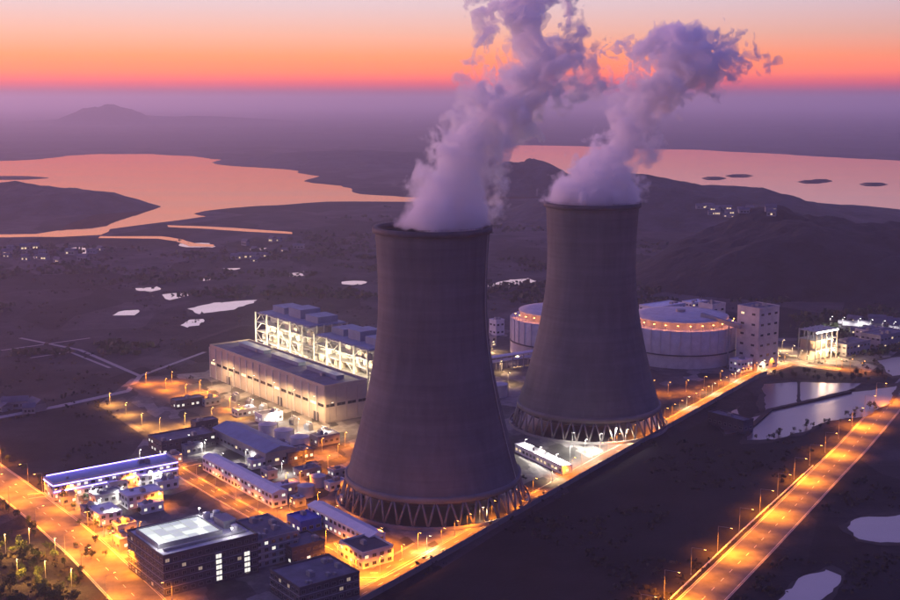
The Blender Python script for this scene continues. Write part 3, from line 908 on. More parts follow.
def building(name, label, cat, corner, la, lb, H, wall='grey', roof='roof', floors=0, bay=4.0, lit=0.15, litmat='lit_warm', group=None, parapet=0.9, units=3, seed=1, wh=1.5, wfrac=0.5, faces='YX', rot=None, uzone=None):
    """corner: a ground corner; la, lb: signed lengths along the two plant axes"""
    rng = random.Random(seed)
    a_, b_ = (eA, eB) if rot is None else (Vector((math.cos(rot), math.sin(rot), 0)), Vector((-math.sin(rot), math.cos(rot), 0)))
    ctr = Vector(corner) + a_ * la / 2 + b_ * lb / 2
    ctr.z = 0.0
    L, W = abs(la), abs(lb)
    t = thing(name, label, cat, ctr, AX if rot is None else rot, group)
    w = MB(); w.box(-L/2, L/2, -W/2, W/2, 0, H)
    part('wall', w, M[wall], t)
    r = MB(); r.box(-L/2 + 0.4, L/2 - 0.4, -W/2 + 0.4, W/2 - 0.4, H, H + 0.12)
    rf = part('roof', r, M[roof], t)
    if parapet:
        p = MB()
        for x0, x1, y0, y1 in ((-L/2-0.12, L/2+0.12, -W/2-0.12, -W/2+0.38), (-L/2-0.12, L/2+0.12, W/2-0.38, W/2+0.12), (-L/2-0.12, -L/2+0.38, -W/2+0.38, W/2-0.38), (L/2-0.38, L/2+0.12, -W/2+0.38, W/2-0.38)):
            p.box(x0, x1, y0, y1, H - 0.3, H + parapet)
        part('parapet', p, M[wall], t)
    for i in range(units):
        ux_, uy_ = rng.uniform(-L/2 + 3, L/2 - 3), (rng.uniform(*(uzone or (-W/2 + 2.5, W/2 - 2.5))) if W > 6 else 0)
        s = rng.uniform(0.8, 1.9)
        u = MB(); u.box(-s, s, -s * 0.7, s * 0.7, 0, s * 1.1); u.box(-s * 0.7, s * 0.7, -s * 0.5, s * 0.5, s * 1.1, s * 1.35)
        part('roof_unit', u, M['steel'], rf, loc=(ux_, uy_, H + 0.12))
    if floors:
        fh = H / floors
        for f in faces:
            wl_ = L if f == 'Y' else W
            nb = max(1, int(wl_ / bay))
            for fl in range(floors):
                for i in range(nb):
                    on = rng.random() < lit
                    me = window_mesh(bay * wfrac, min(wh, fh * 0.6), litmat if on else 'glass')
                    u = (i + 0.5) * wl_ / nb - wl_ / 2
                    z = fl * fh + fh * 0.32
                    if f == 'Y': link('window', me, t, (u, -W/2, z), math.pi)
                    else: link('window', me, t, (L/2, u, z), -math.pi / 2)
    return t, L, W

def gable(t, L, W, H, rise, mat, over=0.4):
    m = MB()
    a, b = L/2 + over, W/2 + over
    v0 = len(m.v)
    for x in (-a, a):
        m.v += [Vector((x, -b, H + 0.14)), Vector((x, b, H + 0.14)), Vector((x, 0, H + rise))]
    for q in ((0, 3, 5, 2), (4, 1, 2, 5), (0, 2, 1), (3, 4, 5), (0, 1, 4, 3)):
        m.f.append([v0 + i for i in q]); m.mi.append(0)
    return part('pitched_roof', m, M[mat], t)

# --- long turbine hall
c0 = P(211, 377)
t, L, W = building('turbine_hall', 'long beige turbine hall left of the nearer cooling tower', 'hall', c0, 172, 34, 25, 'beige', 'roof', 0, units=8, seed=3, parapet=1.2)
nb = 17
pm = MB(); pm.box(-4.5, 4.5, -0.25, 0.0, 0, 9.3)
pm = pm.mesh('wall_panel', M['beige'])
pil = MB(); pil.box(-0.45, 0.45, -0.7, 0.0, 0, 24.0); pil = pil.mesh('pilaster', M['pale'])
for i in range(nb):
    u = (i + 0.5) * L / nb - L / 2
    for z in (1.0, 13.6):
        link('wall_panel', pm, t, (u, -W/2, z))
    link('window', window_mesh(7.4, 1.9, 'lit_warm' if (i * 7) % 5 == 0 else 'glass'), t, (u, -W/2, 10.9), math.pi)
    link('pilaster', pil, t, (i * L / nb - L / 2, -W/2, 0.2))
for i in range(4):
    u = (i + 0.5) * W / 4 - W / 2
    for z in (1.0, 13.6):
        link('wall_panel', pm, t, (L/2, u, z), R(90), (0.88, 1, 1))
    link('window', window_mesh(6.4, 1.9, 'glass'), t, (L/2, u, 10.9), -math.pi/2)
for i in range(3):
    m = MB(); x = (i - 1) * 52
    m.prism([(-20, -3), (20, -3), (20, 3), (-20, 3)], 0, 2.4); m.box(-20.5, 20.5, -3.5, 3.5, 2.4, 2.8)
    part('roof_monitor', m, M['bluesheet'], t, loc=(x, 4, 25.12))
dr = MB(); dr.box(-3, 3, -0.4, 0, 0, 6)
for x in (-60, 20, 70):
    part('door', dr, M['darksteel'], t, loc=(x + 5, -W/2 - 0.26, 0.1))

# --- boiler house: open lit steelwork in front of clad blocks
def boiler_house(label, corner, L, W, H, seed):
    rng = random.Random(seed)
    ctr = corner + eA * L / 2 + eB * W / 2; ctr.z = 0
    t = thing('boiler_house', label, 'boiler house', ctr, AX)
    nbx, nfl = int(L / 9), 6
    fh = H / nfl
    core = MB(); core.box(-L/2 + 6, L/2 - 6, -W/2 + 10, W/2, 0, H - 2)
    part('wall', core, M['pale'], t)
    slabs = MB(); slabs.box(-L/2, L/2, -W/2, -W/2 + 10.1, -0.2, 0.2)
    sm = slabs.mesh('floor_deck', M['steel'])
    s2 = MB(); s2.box(-0.4, 6.1, -W/2 + 10, W/2, -0.2, 0.2); s2 = s2.mesh('floor_deck', M['steel'])
    for k in range(1, nfl + 1):
        link('floor_deck', sm, t, (0, 0, k * fh))
        link('floor_deck', s2, t, (L/2 - 6, 0, k * fh))
    col = MB(); col.box(-0.5, 0.5, -0.5, 0.5, 0, H + 1); col = col.mesh('column', M['grey'])
    for i in range(0, nbx + 1, 2):
        link('column', col, t, (-L/2 + i * L / nbx, -W/2 - 0.52, 0))
    for j in range(1, 6):
        link('column', col, t, (L/2 + 0.52, -W/2 + j * W / 5, 0))
    br = MB(); br.bar((-L/nbx/2, 0, 0), (L/nbx/2, 0, fh), 0.35); br = br.mesh('brace', M['grey'])
    tube = MB(); tube.box(-1.6, 1.6, -0.15, 0.15, -0.1, 0.1); tube = tube.mesh('light_tube', M['em_white'])
    shapes = []
    for q in range(5):
        m = MB()
        if q == 0: m.lathe([(0.1, 0), (1.8, 0.4), (1.8, 4.2), (0.1, 5.0)], 12)
        elif q == 1: m.box(-2.6, 2.6, -1.5, 1.5, 0, 3.6); m.box(-1.2, 1.2, -1, 1, 3.6, 4.6)
        elif q == 2: m.bar((-4, 0, 2.2), (4, 0, 3.0), 1.8, n=10); m.box(-0.4, 0.4, -0.6, 0.6, 0, 2)
        elif q == 3: m.box(-1, 1, -1, 1, 0, 5.6); m.bar((0, 0, 3), (3.4, 0, 5.2), 1.2, n=8)
        else: m.box(-3.4, 3.4, -0.2, 0.2, 0, 5.0)
        shapes.append(m)
    smesh = [shapes[i].mesh('equipment', M[['pale', 'beige', 'steel', 'white', 'beige'][i]], smooth=False) for i in range(5)]
    for i in range(nbx):
        x = -L/2 + (i + 0.5) * L / nbx
        for k in range(nfl):
            z = k * fh
            if rng.random() < 0.30: link('brace', br, t, (x, -W/2 - 0.3, z + 0.2), 0 if rng.random() < 0.5 else math.pi)
            if rng.random() < 0.85: link('equipment', smesh[rng.randrange(5)], t, (x + rng.uniform(-1.5, 1.5), -W/2 + rng.uniform(3, 7), z + 0.22))
            link('light_tube', tube, t, (x, -W/2 + 2.0, z + fh - 0.6))
    # unseen point lights just in front of the steelwork, standing in for its tubes
    for i in range(int(nbx / 2)):
        for k in (0.8, 2.6, 4.5):
            ld = bpy.data.lights.get('steelwork_glow')
            if not ld:
                ld = bpy.data.lights.new('steelwork_glow', 'POINT'); ld.energy = 20000; ld.color = (1.0, 0.78, 0.42); ld.shadow_soft_size = 0.6
            lo = bpy.data.objects.new('steelwork_glow', ld)
            lo.location = (-L/2 + (i * 2 + 1) * L / nbx + rng.uniform(-2, 2), -W/2 - 4.0, k * fh); lo.parent = t
            C.objects.link(lo)
    rf = MB(); rf.box(-L/2 + 2, L/2 - 2, -W/2 + 2, W/2 + 0.3, H + 0.2, H + 1.0)
    rr = part('roof', rf, M['bluesheet'], t)
    for i in range(3):
        x0 = -L/2 + L * (0.08 + 0.31 * i)
        b = MB(); b.box(0, L * 0.22, -W/2 + 12, W/2 - 4, H + 1.0, H + 6 + 2 * (i % 2))
        part('penthouse', b, M['bluesheet'], rr, loc=(x0, 0, 0))
    d = MB()
    for i in range(3):
        x = -L/2 + L * (0.2 + 0.3 * i)
        d.taper((x, W/2 - 8, H + 1), (x, W/2 - 8, H + 11), 1.6, 1.4, 14)
    return t
cb = c0 + eB * 48 - eA * 14
boiler_house('brightly lit boiler house of open steelwork behind the long hall, left half', cb, 84, 34, 44, 5)
boiler_house('brightly lit boiler house of open steelwork behind the long hall, half beside the tower', cb + eA * 92, 74, 34, 40, 6)

# --- smaller buildings on the left
t, L, W = building('warehouse', 'low warehouse with blue-grey pitched roof behind the long white roof', 'warehouse', P(213, 441), 70, 20, 8.5, 'grey', 'bluesheet', 1, 5, 0.3, parapet=0, units=0, seed=11)
gable(t, L, W, 8.5, 3.2, 'bluesheet')
t, L, W = building('shed', 'long narrow shed with a white roof beside the orange-lit lane', 'shed', P(203, 470), 84, 9, 8.0, 'white', 'white', 2, 4, 0.25, 'lit_white', parapet=0, units=0, seed=12)
gable(t, L, W, 8.0, 1.6, 'white')
t, L, W = building('shed', 'white-roofed shed ending beside the loop below the nearer tower', 'shed', P(308, 520), 58, 9, 8.0, 'white', 'white', 2, 4, 0.25, 'lit_white', parapet=0, units=0, seed=13)
gable(t, L, W, 8.0, 1.6, 'white')
building('workshop', 'small bright blue workshop between the two white-roofed sheds', 'workshop', P(287, 527), 14, 12, 6, 'blue', 'blue', 1, 4, 0.3, 'lit_white', units=1, seed=14)
building('office_block', 'dark low office block above the violet-lit hall', 'office', P(162, 456), -20, 36, 8, 'dark', 'roof', 2, 4, 0.35, 'lit_white', seed=15)
building('pump_building', 'small dark flat-roofed building inside the orange loop', 'building', P(340, 557), 20, 17, 7.5, 'pale', 'dark', 2, 4, 0.2, seed=16, units=2)
# --- violet-lit hall
t, L, W = building('hall', 'low hall with violet lights along its eaves', 'hall', P(54, 501), -15, 72, 9.0, 'pale', 'bluesheet', 2, 4, 0.45, 'lit_white', seed=17, units=4)
for z, nm in ((8.2, 'led_strip'), (4.6, 'led_strip')):
    m = MB(); m.box(L/2 + 0.14, L/2 + 0.34, -W/2, W/2, z, z + 0.35); part(nm, m, M['em_led'], t)
m = MB(); m.box(-L/2, L/2, -W/2 - 0.34, -W/2 - 0.14, 8.2, 8.55); part('led_strip', m, M['em_led'], t)
m = MB(); m.box(-L/2 + 1, -L/2 + 1.3, -W/2 + 1, W/2 - 1, 10.2, 10.6); part('led_strip', m, M['em_led'], t)
for i, (x, y, a, b, h, wm) in enumerate([(100, 527, -16, 12, 6, 'white'), (96, 506, -10, 16, 5, 'pale'), (128, 510, -12, 20, 7, 'white'), (140, 488, -8, 13, 6, 'white'), (86, 518, -8, 8, 4.5, 'grey'), (118, 536, -8, 10, 5, 'pale'), (62, 506, -6, 9, 4, 'grey')]):
    building('outbuilding', ['white flat-roofed outbuilding nearest the left-hand road', 'pale outbuilding just below the violet-lit hall', 'larger white outbuilding left of the glowing skylight',
             'small white outbuilding at the right end of the violet-lit hall', 'little grey outbuilding left of the white flat-roofed one', 'pale outbuilding behind the orange court', 'little grey gatehouse at the left end of the violet-lit hall'][i],
             'outbuilding', P(x, y), a, b, h, wm, 'white' if wm == 'white' else 'roof', 1 if h < 5.5 else 2, 3.5, 0.4, 'lit_white', 'outbuildings on the left', 0.5, 2, 30 + i)
# --- dark foreground block with glowing skylight
cf = P(163, 558, 18.0); cf.z = 0
t, L, W = building('foreground_block', 'dark multi-storey block at bottom left with a glowing skylight on its roof', 'building', cf, -40, 46, 18, 'dark', 'pale', 5, 3.6, 0.09, 'lit_dim', seed=21, units=5, parapet=1.0, uzone=(16, 21))
fr = MB()
sx0, sx1, sy0, sy1 = -15, 9, -20, 10
for x0, x1, y0, y1 in ((sx0-0.6, sx1+0.6, sy0-0.6, sy0), (sx0-0.6, sx1+0.6, sy1, sy1+0.6), (sx0-0.6, sx0, sy0, sy1), (sx1, sx1+0.6, sy0, sy1)):
    fr.box(x0, x1, y0, y1, 18.12, 20.2)
sk = part('skylight', fr, M['steel'], t)
pns = []
for q, e_ in enumerate((0.5, 0.75, 1.0)):
    mg = material('glowing_skylight_glass', (0.8, 0.85, 0.75), 0.3, 0.12, 0.25, emit=(0.80, 0.88, 0.66), estr=e_)
    pn = MB(); pn.box(-2.25, 2.25, -2.35, 2.35, 0, 0.15); pns.append(pn.mesh('pane', mg))
for i in range(5):
    for j in range(6):
        link('pane', random.choice(pns), sk, (sx0 + 2.4 + i * 4.8, sy0 + 2.5 + j * 5.0, 19.6 + random.uniform(-0.06, 0.06)))
for y, z0, z1, w_ in ((3, 1.0, 14.5, 3.4), (17, 1.5, 12.0, 3.4)):
    m = MB(); m.box(L/2 - 0.02, L/2 + 0.5, y - w_/2, y + w_/2, z0, z1)
    sw = part('stair_window', m, M['steel'], t)
    g_ = window_mesh(w_ * 0.8, 1.9, 'lit_white')
    k = 0
    while z0 + 0.5 + k * 2.6 + 2 < z1:
        link('pane', g_, sw, (L/2 + 0.5, y, z0 + 0.5 + k * 2.6), -math.pi / 2); k += 1
def facade_trim(t, L, W, H, floors, mat):
    for k in range(1, floors):
        z = k * H / floors + 0.1
        m = MB(); m.box(-L/2 - 0.25, L/2 + 0.25, -W/2 - 0.25, -W/2 - 0.003, z, z + 0.35); m.box(L/2 + 0.003, L/2 + 0.25, -W/2, W/2, z, z + 0.35)
        part('floor_band', m, M[mat], t)
facade_trim(t, L, W, 18, 5, 'grey')
hs = MB(); hs.box(-6, 4, 14, 20, 18.12, 21.6); hs.box(-6.4, 4.4, 13.6, 20.4, 21.6, 21.9); part('stair_head', hs, M['grey'], t)
du = MB(); du.box(13, 14.2, -20, 20, 18.5, 19.5)
for q in range(6): du.box(13.3, 13.9, -19 + q * 7, -18.6 + q * 7, 18.12, 18.5)
part('roof_duct', du, M['steel'], t)
for q, (x_, y_) in enumerate(((-14, 14), (-14, 19), (9, 17))):
    wt = MB(); wt.lathe([(1.7, 18.4), (1.7, 21.0), (0.1, 21.5)], 16, Matrix.Translation((x_, y_, 0))); wt.box(x_ - 1.4, x_ + 1.4, y_ - 1.4, y_ + 1.4, 18.12, 18.4)
    part('water_tank', wt, M['pale'], t)
for x_, y_ in ((-17.5, 12), (16, 12), (11, -21.5)):
    rl_ = MB(); rl_.bar((x_, y_, 18.1), (x_, y_, 22.5), 0.16); po = part('roof_lamp', rl_, M['steel'], t)
    rl_ = MB(); rl_.box(x_ - 0.35, x_ + 0.35, y_ - 0.35, y_ + 0.35, 22.5, 22.7); part('lens', rl_, M['em_white'], po)
    ld = bpy.data.lights.get('roof_glow')
    if not ld:
        ld = bpy.data.lights.new('roof_glow', 'POINT'); ld.energy = 2600; ld.color = (0.95, 0.9, 0.95); ld.shadow_soft_size = 0.3
    lo = bpy.data.objects.new('roof_glow', ld); lo.location = (x_, y_, 22.2); lo.parent = t; C.objects.link(lo)
t, L, W = building('foreground_block', 'grey lower wing joined to the right of the skylight block', 'building', cf + eB * 46.6 - eA * 4, -30, 23, 13, 'grey', 'roof', 4, 3.6, 0.12, 'lit_white', seed=24, units=9)
facade_trim(t, L, W, 13, 4, 'pale')
t, L, W = building('foreground_block', 'lower dark block at the bottom edge right of the skylight block', 'building', P(300, 612), -26, 30, 10, 'dark', 'roof', 3, 3.6, 0.12, 'lit_dim', seed=22, units=8)
facade_trim(t, L, W, 10, 3, 'grey')
building('foreground_block', 'small dark flat-roofed block between the skylight block and the orange loop', 'building', P(292, 566), -16, 18, 8, 'dark', 'roof', 2, 3.6, 0.12, 'lit_white', seed=23, units=3)

# --- round stores
def round_store(label, px, py, r):
    p = P(px, py)
    t = thing('round_store', label, 'storage building', p)
    m = MB(); m.lathe([(r, 0), (r, 10.4)], 72); part('lower_wall', m, M['pale'], t, True)
    m = MB(); m.lathe([(r - 0.2, 10.4), (r + 0.9, 10.4), (r + 0.9, 11.3), (r - 0.2, 11.3)], 72); part('ledge', m, M['dark'], t)
    m = MB(); m.lathe([(r - 0.1, 11.3), (r - 0.1, 30.5), (r - 0.5, 30.5)], 72); part('upper_wall', m, M['pale'], t, True)
    m = MB(); m.lathe([(r - 0.4, 30.45), (r - 9, 30.8)], 72); part('terrace', m, M['pale'], t)
    m = MB(); m.lathe([(r - 8, 30.7), (r - 8, 36.0)], 72); part('drum', m, M['beige'], t, True)
    m = MB(); m.lathe([(r - 7.2, 35.9), (r - 7.2, 36.6), (r - 16, 37.8), (r - 28, 38.6), (0.2, 39.2)], 72); rf = part('roof', m, M['pale'], t, True)
    m = MB(); m.lathe([(4, 38.7), (4, 41.0), (0.1, 41.6)], 20); part('roof_vent', m, M['steel'], rf)
    rib = MB(); rib.box(r - 0.1, r + 0.35, -0.35, 0.35, 11.4, 30.3); rib = rib.mesh('rib', M['pale'])
    n = 36
    for i in range(n): link('rib', rib, t, rotz=2 * math.pi * i / n)
    rail = MB()
    for i in range(72):
        a = 2 * math.pi * i / 72
        rail.box(r - 1.0, r - 0.9, -0.05, 0.05, 30.6, 31.7, Matrix.Rotation(a, 4, 'Z'))
    rail.lathe([(r - 1.0, 31.6), (r - 0.9, 31.6), (r - 0.9, 31.72), (r - 1.0, 31.72)], 72, closed=True)
    tag(part('railing', rail, M['darksteel'], t), kind='stuff')
    lp_ = MB(); lp_.box(r - 3.2, r - 3.0, -0.1, 0.1, 30.8, 34.45); lp_ = lp_.mesh('lamp_post', M['darksteel'])
    lm = MB(); lm.box(r - 3.4, r - 2.8, -0.5, 0.5, 34.5, 34.7); lm = lm.mesh('terrace_lamp', M['em_orange'])
    ld = bpy.data.lights.get('terrace_glow')
    if not ld:
        ld = bpy.data.lights.new('terrace_glow', 'POINT'); ld.energy = 1300; ld.color = (1.0, 0.30, 0.10); ld.shadow_soft_size = 0.4
    for i in range(13):
        a = R(-90 + (i - 6) * 13)
        link('lamp_post', lp_, t, rotz=a); link('terrace_lamp', lm, t, rotz=a)
        lo = bpy.data.objects.new('terrace_glow', ld); lo.location = ((r - 3.1) * math.cos(a), (r - 3.1) * math.sin(a), 34.0); lo.parent = t; C.objects.link(lo)
    return t
round_store('pale round storage building with an orange-lit terrace right of the farther tower', 679, 357, 47)
round_store('round storage building mostly hidden behind the farther tower', 561, 351, 44)

# --- right-hand blocks
building('tower_block', 'tall grey block beyond the settling ponds', 'tower block', P(757, 371), -22, 25, 50, 'pale', 'roof', 6, 8.0, 0.04, seed=41, units=4, wh=1.6, wfrac=0.4)
building('tower_block', 'narrower grey block rising behind the round store', 'tower block', P(711, 351), -16, 17, 40, 'pale', 'roof', 5, 8.0, 0.04, seed=42, units=3, wh=1.6, wfrac=0.4)
building('annex', 'small floodlit white annex at the foot of the tall grey block', 'annex', P(741, 373), -12, 14, 9, 'white', 'white', 2, 3.5, 0.4, 'lit_white', seed=43, units=2)
for i, (x, y, a, b, h, wm, lab) in enumerate([(846, 357, -18, 34, 10, 'grey', 'grey flat-roofed store next to the lit steel frame'), (880, 350, -20, 40, 12, 'grey', 'wide grey store under the row of far lamps'),
                                             (868, 341, -14, 26, 9, 'pale', 'pale store behind the wide grey one'), (655, 318, -22, 44, 10, 'white', 'white-roofed hall just above the round store'),
                                             (692, 312, -14, 24, 9, 'white', 'small white-roofed hall behind the narrower grey block'), (496, 336, -10, 10, 14, 'white', 'slim white building between the towers'),
                                             (486, 348, -12, 12, 9, 'pale', 'pale low building beside the nearer tower')]):
    building('store', lab, 'store', P(x, y), a, b, h, wm, 'white' if wm == 'white' else 'roof', 2, 4.5, 0.25, 'lit_warm', None, 0.7, 3, 50 + i)
# lit steel frame
fp = P(817, 358)
t = thing('steel_frame_plant', 'lit open steel frame with bright lamps, right of the tall block', 'plant building', fp, AX)
dk = MB(); dk.box(-9, 9, -15, 15, -0.25, 0.25); dk = dk.mesh('deck', M['steel'])
cl = MB(); cl.box(-0.45, 0.45, -0.45, 0.45, 0, 26); cl = cl.mesh('column', M['steel'])
for x in (-8.4, 0, 8.4):
    for y in (-14.4, -7.2, 0, 7.2, 14.4): link('column', cl, t, (x, y, 0))
for z in (9, 17.5, 25): link('deck', dk, t, (0, 0, z))
bw = MB(); bw.box(-8, 2, -13, 13, 0.05, 16.9); part('back_wall', bw, M['beige'], t)
ls = MB(); ls.box(8.5, 9.4, -14.5, 14.5, 24.0, 24.7); part('lamp_row', ls, M['em_white'], t)
tb = MB(); tb.box(-0.5, 0.5, -0.5, 0.5, 0, 1.0); tb = tb.mesh('flood_lamp', M['em_warm'])
for y, z in ((-9, 7.0), (0, 7.4), (9, 7.0), (-5, 15.5), (6, 15.5)):
    link('flood_lamp', tb, t, (9.6, y, z))
    ld = bpy.data.lights.get('frame_glow')
    if not ld:
        ld = bpy.data.lights.new('frame_glow', 'POINT'); ld.energy = 16000; ld.color = (1.0, 0.62, 0.30); ld.shadow_soft_size = 0.6
    lo = bpy.data.objects.new('frame_glow', ld); lo.location = (11.5, y, z); lo.parent = t; C.objects.link(lo)
# conveyor from the tall block to the round store
cs, ce = P(742, 371) + Vector((0, 10, 34)), P(700, 362) + Vector((0, 0, 40))
t = thing('conveyor', 'sloping enclosed conveyor between the tall grey block and the round store', 'conveyor', (cs.x, cs.y, 0))
m = MB(); m.bar((0, 0, cs.z), ce - Vector((cs.x, cs.y, 0)), 3.6, 3.2); part('gallery', m, M['grey'], t)
m = MB(); m.bar((-9, 2, 0), (-9, 2, 34.5), 1.0); part('trestle', m, M['steel'], t)
# pump house by the far tower
a_, b_ = P(515, 452), P(562, 475)
ang = math.atan2((b_ - a_).y, (b_ - a_).x)
building('pump_house', 'long white floodlit pump house at the foot of the farther tower', 'pump house', a_, (b_ - a_).length, 7, 5, 'white', 'white', 1, 4, 0.5, 'lit_warm', None, 0.4, 3, 61, rot=ang)
# pipe rack between the towers
pa = P(488, 372)
t = thing('pipe_rack', 'lit rack of pale pipes between the two cooling towers', 'pipe rack', pa, R(35))
tr = MB(); tr.box(-0.3, 0.3, -4, -3.4, 0, 11); tr.box(-0.3, 0.3, 3.4, 4, 0, 11); tr.box(-0.3, 0.3, -4, 4, 6.9, 7.3); tr.box(-0.3, 0.3, -4, 4, 10.6, 11); tr = tr.mesh('trestle', M['steel'])
pp = MB(); pp.bar((-4, 0, 0), (60, 0, 0), 0.95, n=10); pp = pp.mesh('pipe', M['white'], smooth=True)
for i in range(6): link('trestle', tr, t, (i * 11, 0, 0))
for y in (-2.6, -1.2, 0.2, 1.6, 2.9):
    for z in (7.8, 11.5): link('pipe', pp, t, (0, y, z))

# --- transformers and tanks in the switch yard
def transformer(i, x, y):
    t = thing('transformer', f'{ordinal(i)} grey transformer in the yard before the long hall, from its left end', 'transformer', P(x, y), AX, 'transformers before the hall')
    m = MB(); m.box(-2.6, 2.6, -1.7, 1.7, 0.3, 4.2); m.box(-3.0, 3.0, -2.0, 2.0, 0, 0.3); part('tank', m, M['grey'], t)
    rm = MB()
    for k in range(6): rm.box(-2.2 + k * 0.8, -2.0 + k * 0.8, -2.7, -1.72, 0.8, 3.7)
    part('radiator', rm, M['steel'], t)
    m = MB(); m.bar((-2.4, 0.9, 5.0), (2.4, 0.9, 5.0), 1.1, n=12); m.box(-1.5, -1.3, 0.7, 1.1, 4.2, 4.6); m.box(1.3, 1.5, 0.7, 1.1, 4.2, 4.6); part('conservator', m, M['pale'], t)
    for k in (-1.6, 0, 1.6):
        b = MB(); b.lathe([(0.3, 4.2), (0.16, 4.5), (0.28, 4.8), (0.16, 5.1), (0.26, 5.4), (0.12, 5.7), (0.05, 6.6)], 10, Matrix.Translation((k, -0.8, 0))); part('bushing', b, M['pale'], t)
for i, (x, y) in enumerate([(236, 398), (250, 404), (264, 409), (279, 416), (294, 422), (309, 428), (324, 433)]): transformer(i, x, y + 2)
for i, (x, y, r, h, lab) in enumerate([(268, 436, 6, 8, 'white tank nearest the blue-grey warehouse'), (284, 442, 6, 8, 'middle white tank of the row below the hall'), (300, 449, 6, 8, 'white tank nearest the nearer tower'),
                                      (318, 486, 4.5, 6, 'small pale tank beside the nearer tower basin'), (306, 496, 4.5, 6, 'small pale tank above the second white-roofed shed'), (498, 396, 7, 9, 'pale tank between the two towers')]):
    t = thing('storage_tank', lab, 'tank', P(x, y))
    m = MB(); m.lathe([(r, 0), (r, h)], 32); part('wall', m, M['white' if i < 3 else 'pale'], t, True)
    m = MB(); m.lathe([(r + 0.15, h - 0.1), (r + 0.15, h + 0.15), (0.1, h + 1.3)], 32); part('roof', m, M['pale'], t)
    m = MB(); m.bar((r + 0.4, 0, 0), (r + 0.4, 0, h + 0.8), 0.5, 0.12); part('ladder', m, M['steel'], t)
for i, (x, y, a, b, h, wm, lab) in enumerate([(238, 418, -9, 14, 5, 'pale', 'pale switch house between lower car park and hall'), (262, 424, -10, 16, 6, 'white', 'white switch house right of the pale one'), (205, 407, -8, 12, 5, 'grey', 'grey hut at the edge of the upper car park'),
                                           (176, 410, -9, 22, 6, 'dark', 'dark flat building between the two car parks'), (318, 447, -10, 16, 6, 'grey', 'grey plant room beside the nearer tower'), (288, 464, -12, 18, 6, 'dark', 'dark plant room below the white tanks'),
                                           (300, 480, -8, 14, 5, 'grey', 'grey plant room above the blue workshop'), (196, 432, -8, 16, 6, 'dark', 'dark store left of the blue-grey warehouse'), (232, 478, -8, 10, 5, 'grey', 'grey hut above the long white shed'),
                                           (334, 478, -7, 9, 4, 'pale', 'pale hut against the nearer tower basin')]):
    building('plant_room', lab, 'building', P(x, y), a, b, h, wm, 'roof', 1, 3.5, 0.4, 'lit_white', None, 0.5, 2, 70 + i)

rc = random.Random(77)
more = [(150, 500), (158, 492), (142, 515), (84, 494), (110, 492), (134, 478), (172, 464), (186, 456), (252, 470), (268, 480), (280, 496), (296, 508), (330, 492), (312, 474), (276, 452), (345, 505), (225, 445), (120, 552)]
kinds = ['white', 'pale', 'grey', 'dark', 'white', 'pale']
for i, (x, y) in enumerate(sorted(more)):
    wm = kinds[i % 6]
    building('service_hut', f'{ordinal(i)} from the left of the small service huts, {wm} walled' if wm != 'dark' else f'{ordinal(i)} from the left of the small service huts, dark clad', 'hut', P(x, y), -rc.uniform(5, 9), rc.uniform(6, 14), rc.uniform(3.5, 6), wm, rc.choice(['roof', 'white', 'pale', 'bluesheet']), 1, 3.2, 0.4, rc.choice(['lit_white', 'lit_warm']), 'service huts on the left', 0.4, 2, 200 + i)
# --- dark pump station block between the ponds
building('sluice_house', 'dark sluice house standing between the settling ponds', 'building', P(743, 434), -30, 10, 8, 'dark', 'roof', 1, 4, 0.0, units=2, seed=81)
bk = MB()
ln = resample([P(742, 436), P(770, 411), P(850, 393)], 6)
kerb_mesh(bk, ln, 1.6, -1.6, 1.4)
struct('pond_bank', bk, M['mud'])
bk = MB(); kerb_mesh(bk, resample([P(798.7, 382), P(798.7, 403)], 6), 0.9, -0.9, 1.2); struct('pond_bank', bk, M['mud'])

# --- perimeter wall along the plant road
t = thing('perimeter_wall', 'long concrete perimeter wall along the plant road', 'wall', (0, 0, 0))
wl_pts = resample(offset_line(road_p_pts, -6.2)[:-3], 10)
wl_pts = [p for p in wl_pts if p.y < 930]
pnl = MB(); pnl.box(-4.8, 4.8, -0.12, 0.12, 0, 2.8); pnl.box(-4.9, 4.9, -0.22, 0.22, 2.8, 3.05); pnl = pnl.mesh('wall_panel', M['concrete'])
pst = MB(); pst.box(-0.25, 0.25, -0.25, 0.25, 0, 3.3); pst = pst.mesh('wall_post', M['concrete'])
for a, b in zip(wl_pts, wl_pts[1:]):
    d = b - a
    link('wall_panel', pnl, t, (a + b) / 2, math.atan2(d.y, d.x), (d.length / 10.0, 1, 1))
    link('wall_post', pst, t, a)
# --- pale barrier on the near side of the right-hand road
t = thing('roadside_barrier', 'pale barrier along the left edge of the straight right-hand road', 'barrier', (0, 0, 0))
bp_ = resample([P(600, 670), P(672, 599), P(742, 532), P(813, 467)], 6)
rl = MB(); rl.box(-3.02, 3.02, -0.16, 0.16, 0.45, 1.15); rl = rl.mesh('rail', M['white'])
ps = MB(); ps.box(-0.16, 0.16, -0.14, 0.14, 0, 1.2); ps = ps.mesh('post', M['pale'])
for a, b in zip(bp_, bp_[1:]):
    d = b - a
    link('rail', rl, t, (a + b) / 2, math.atan2(d.y, d.x), (d.length / 6.04, 1, 1)); link('post', ps, t, a)

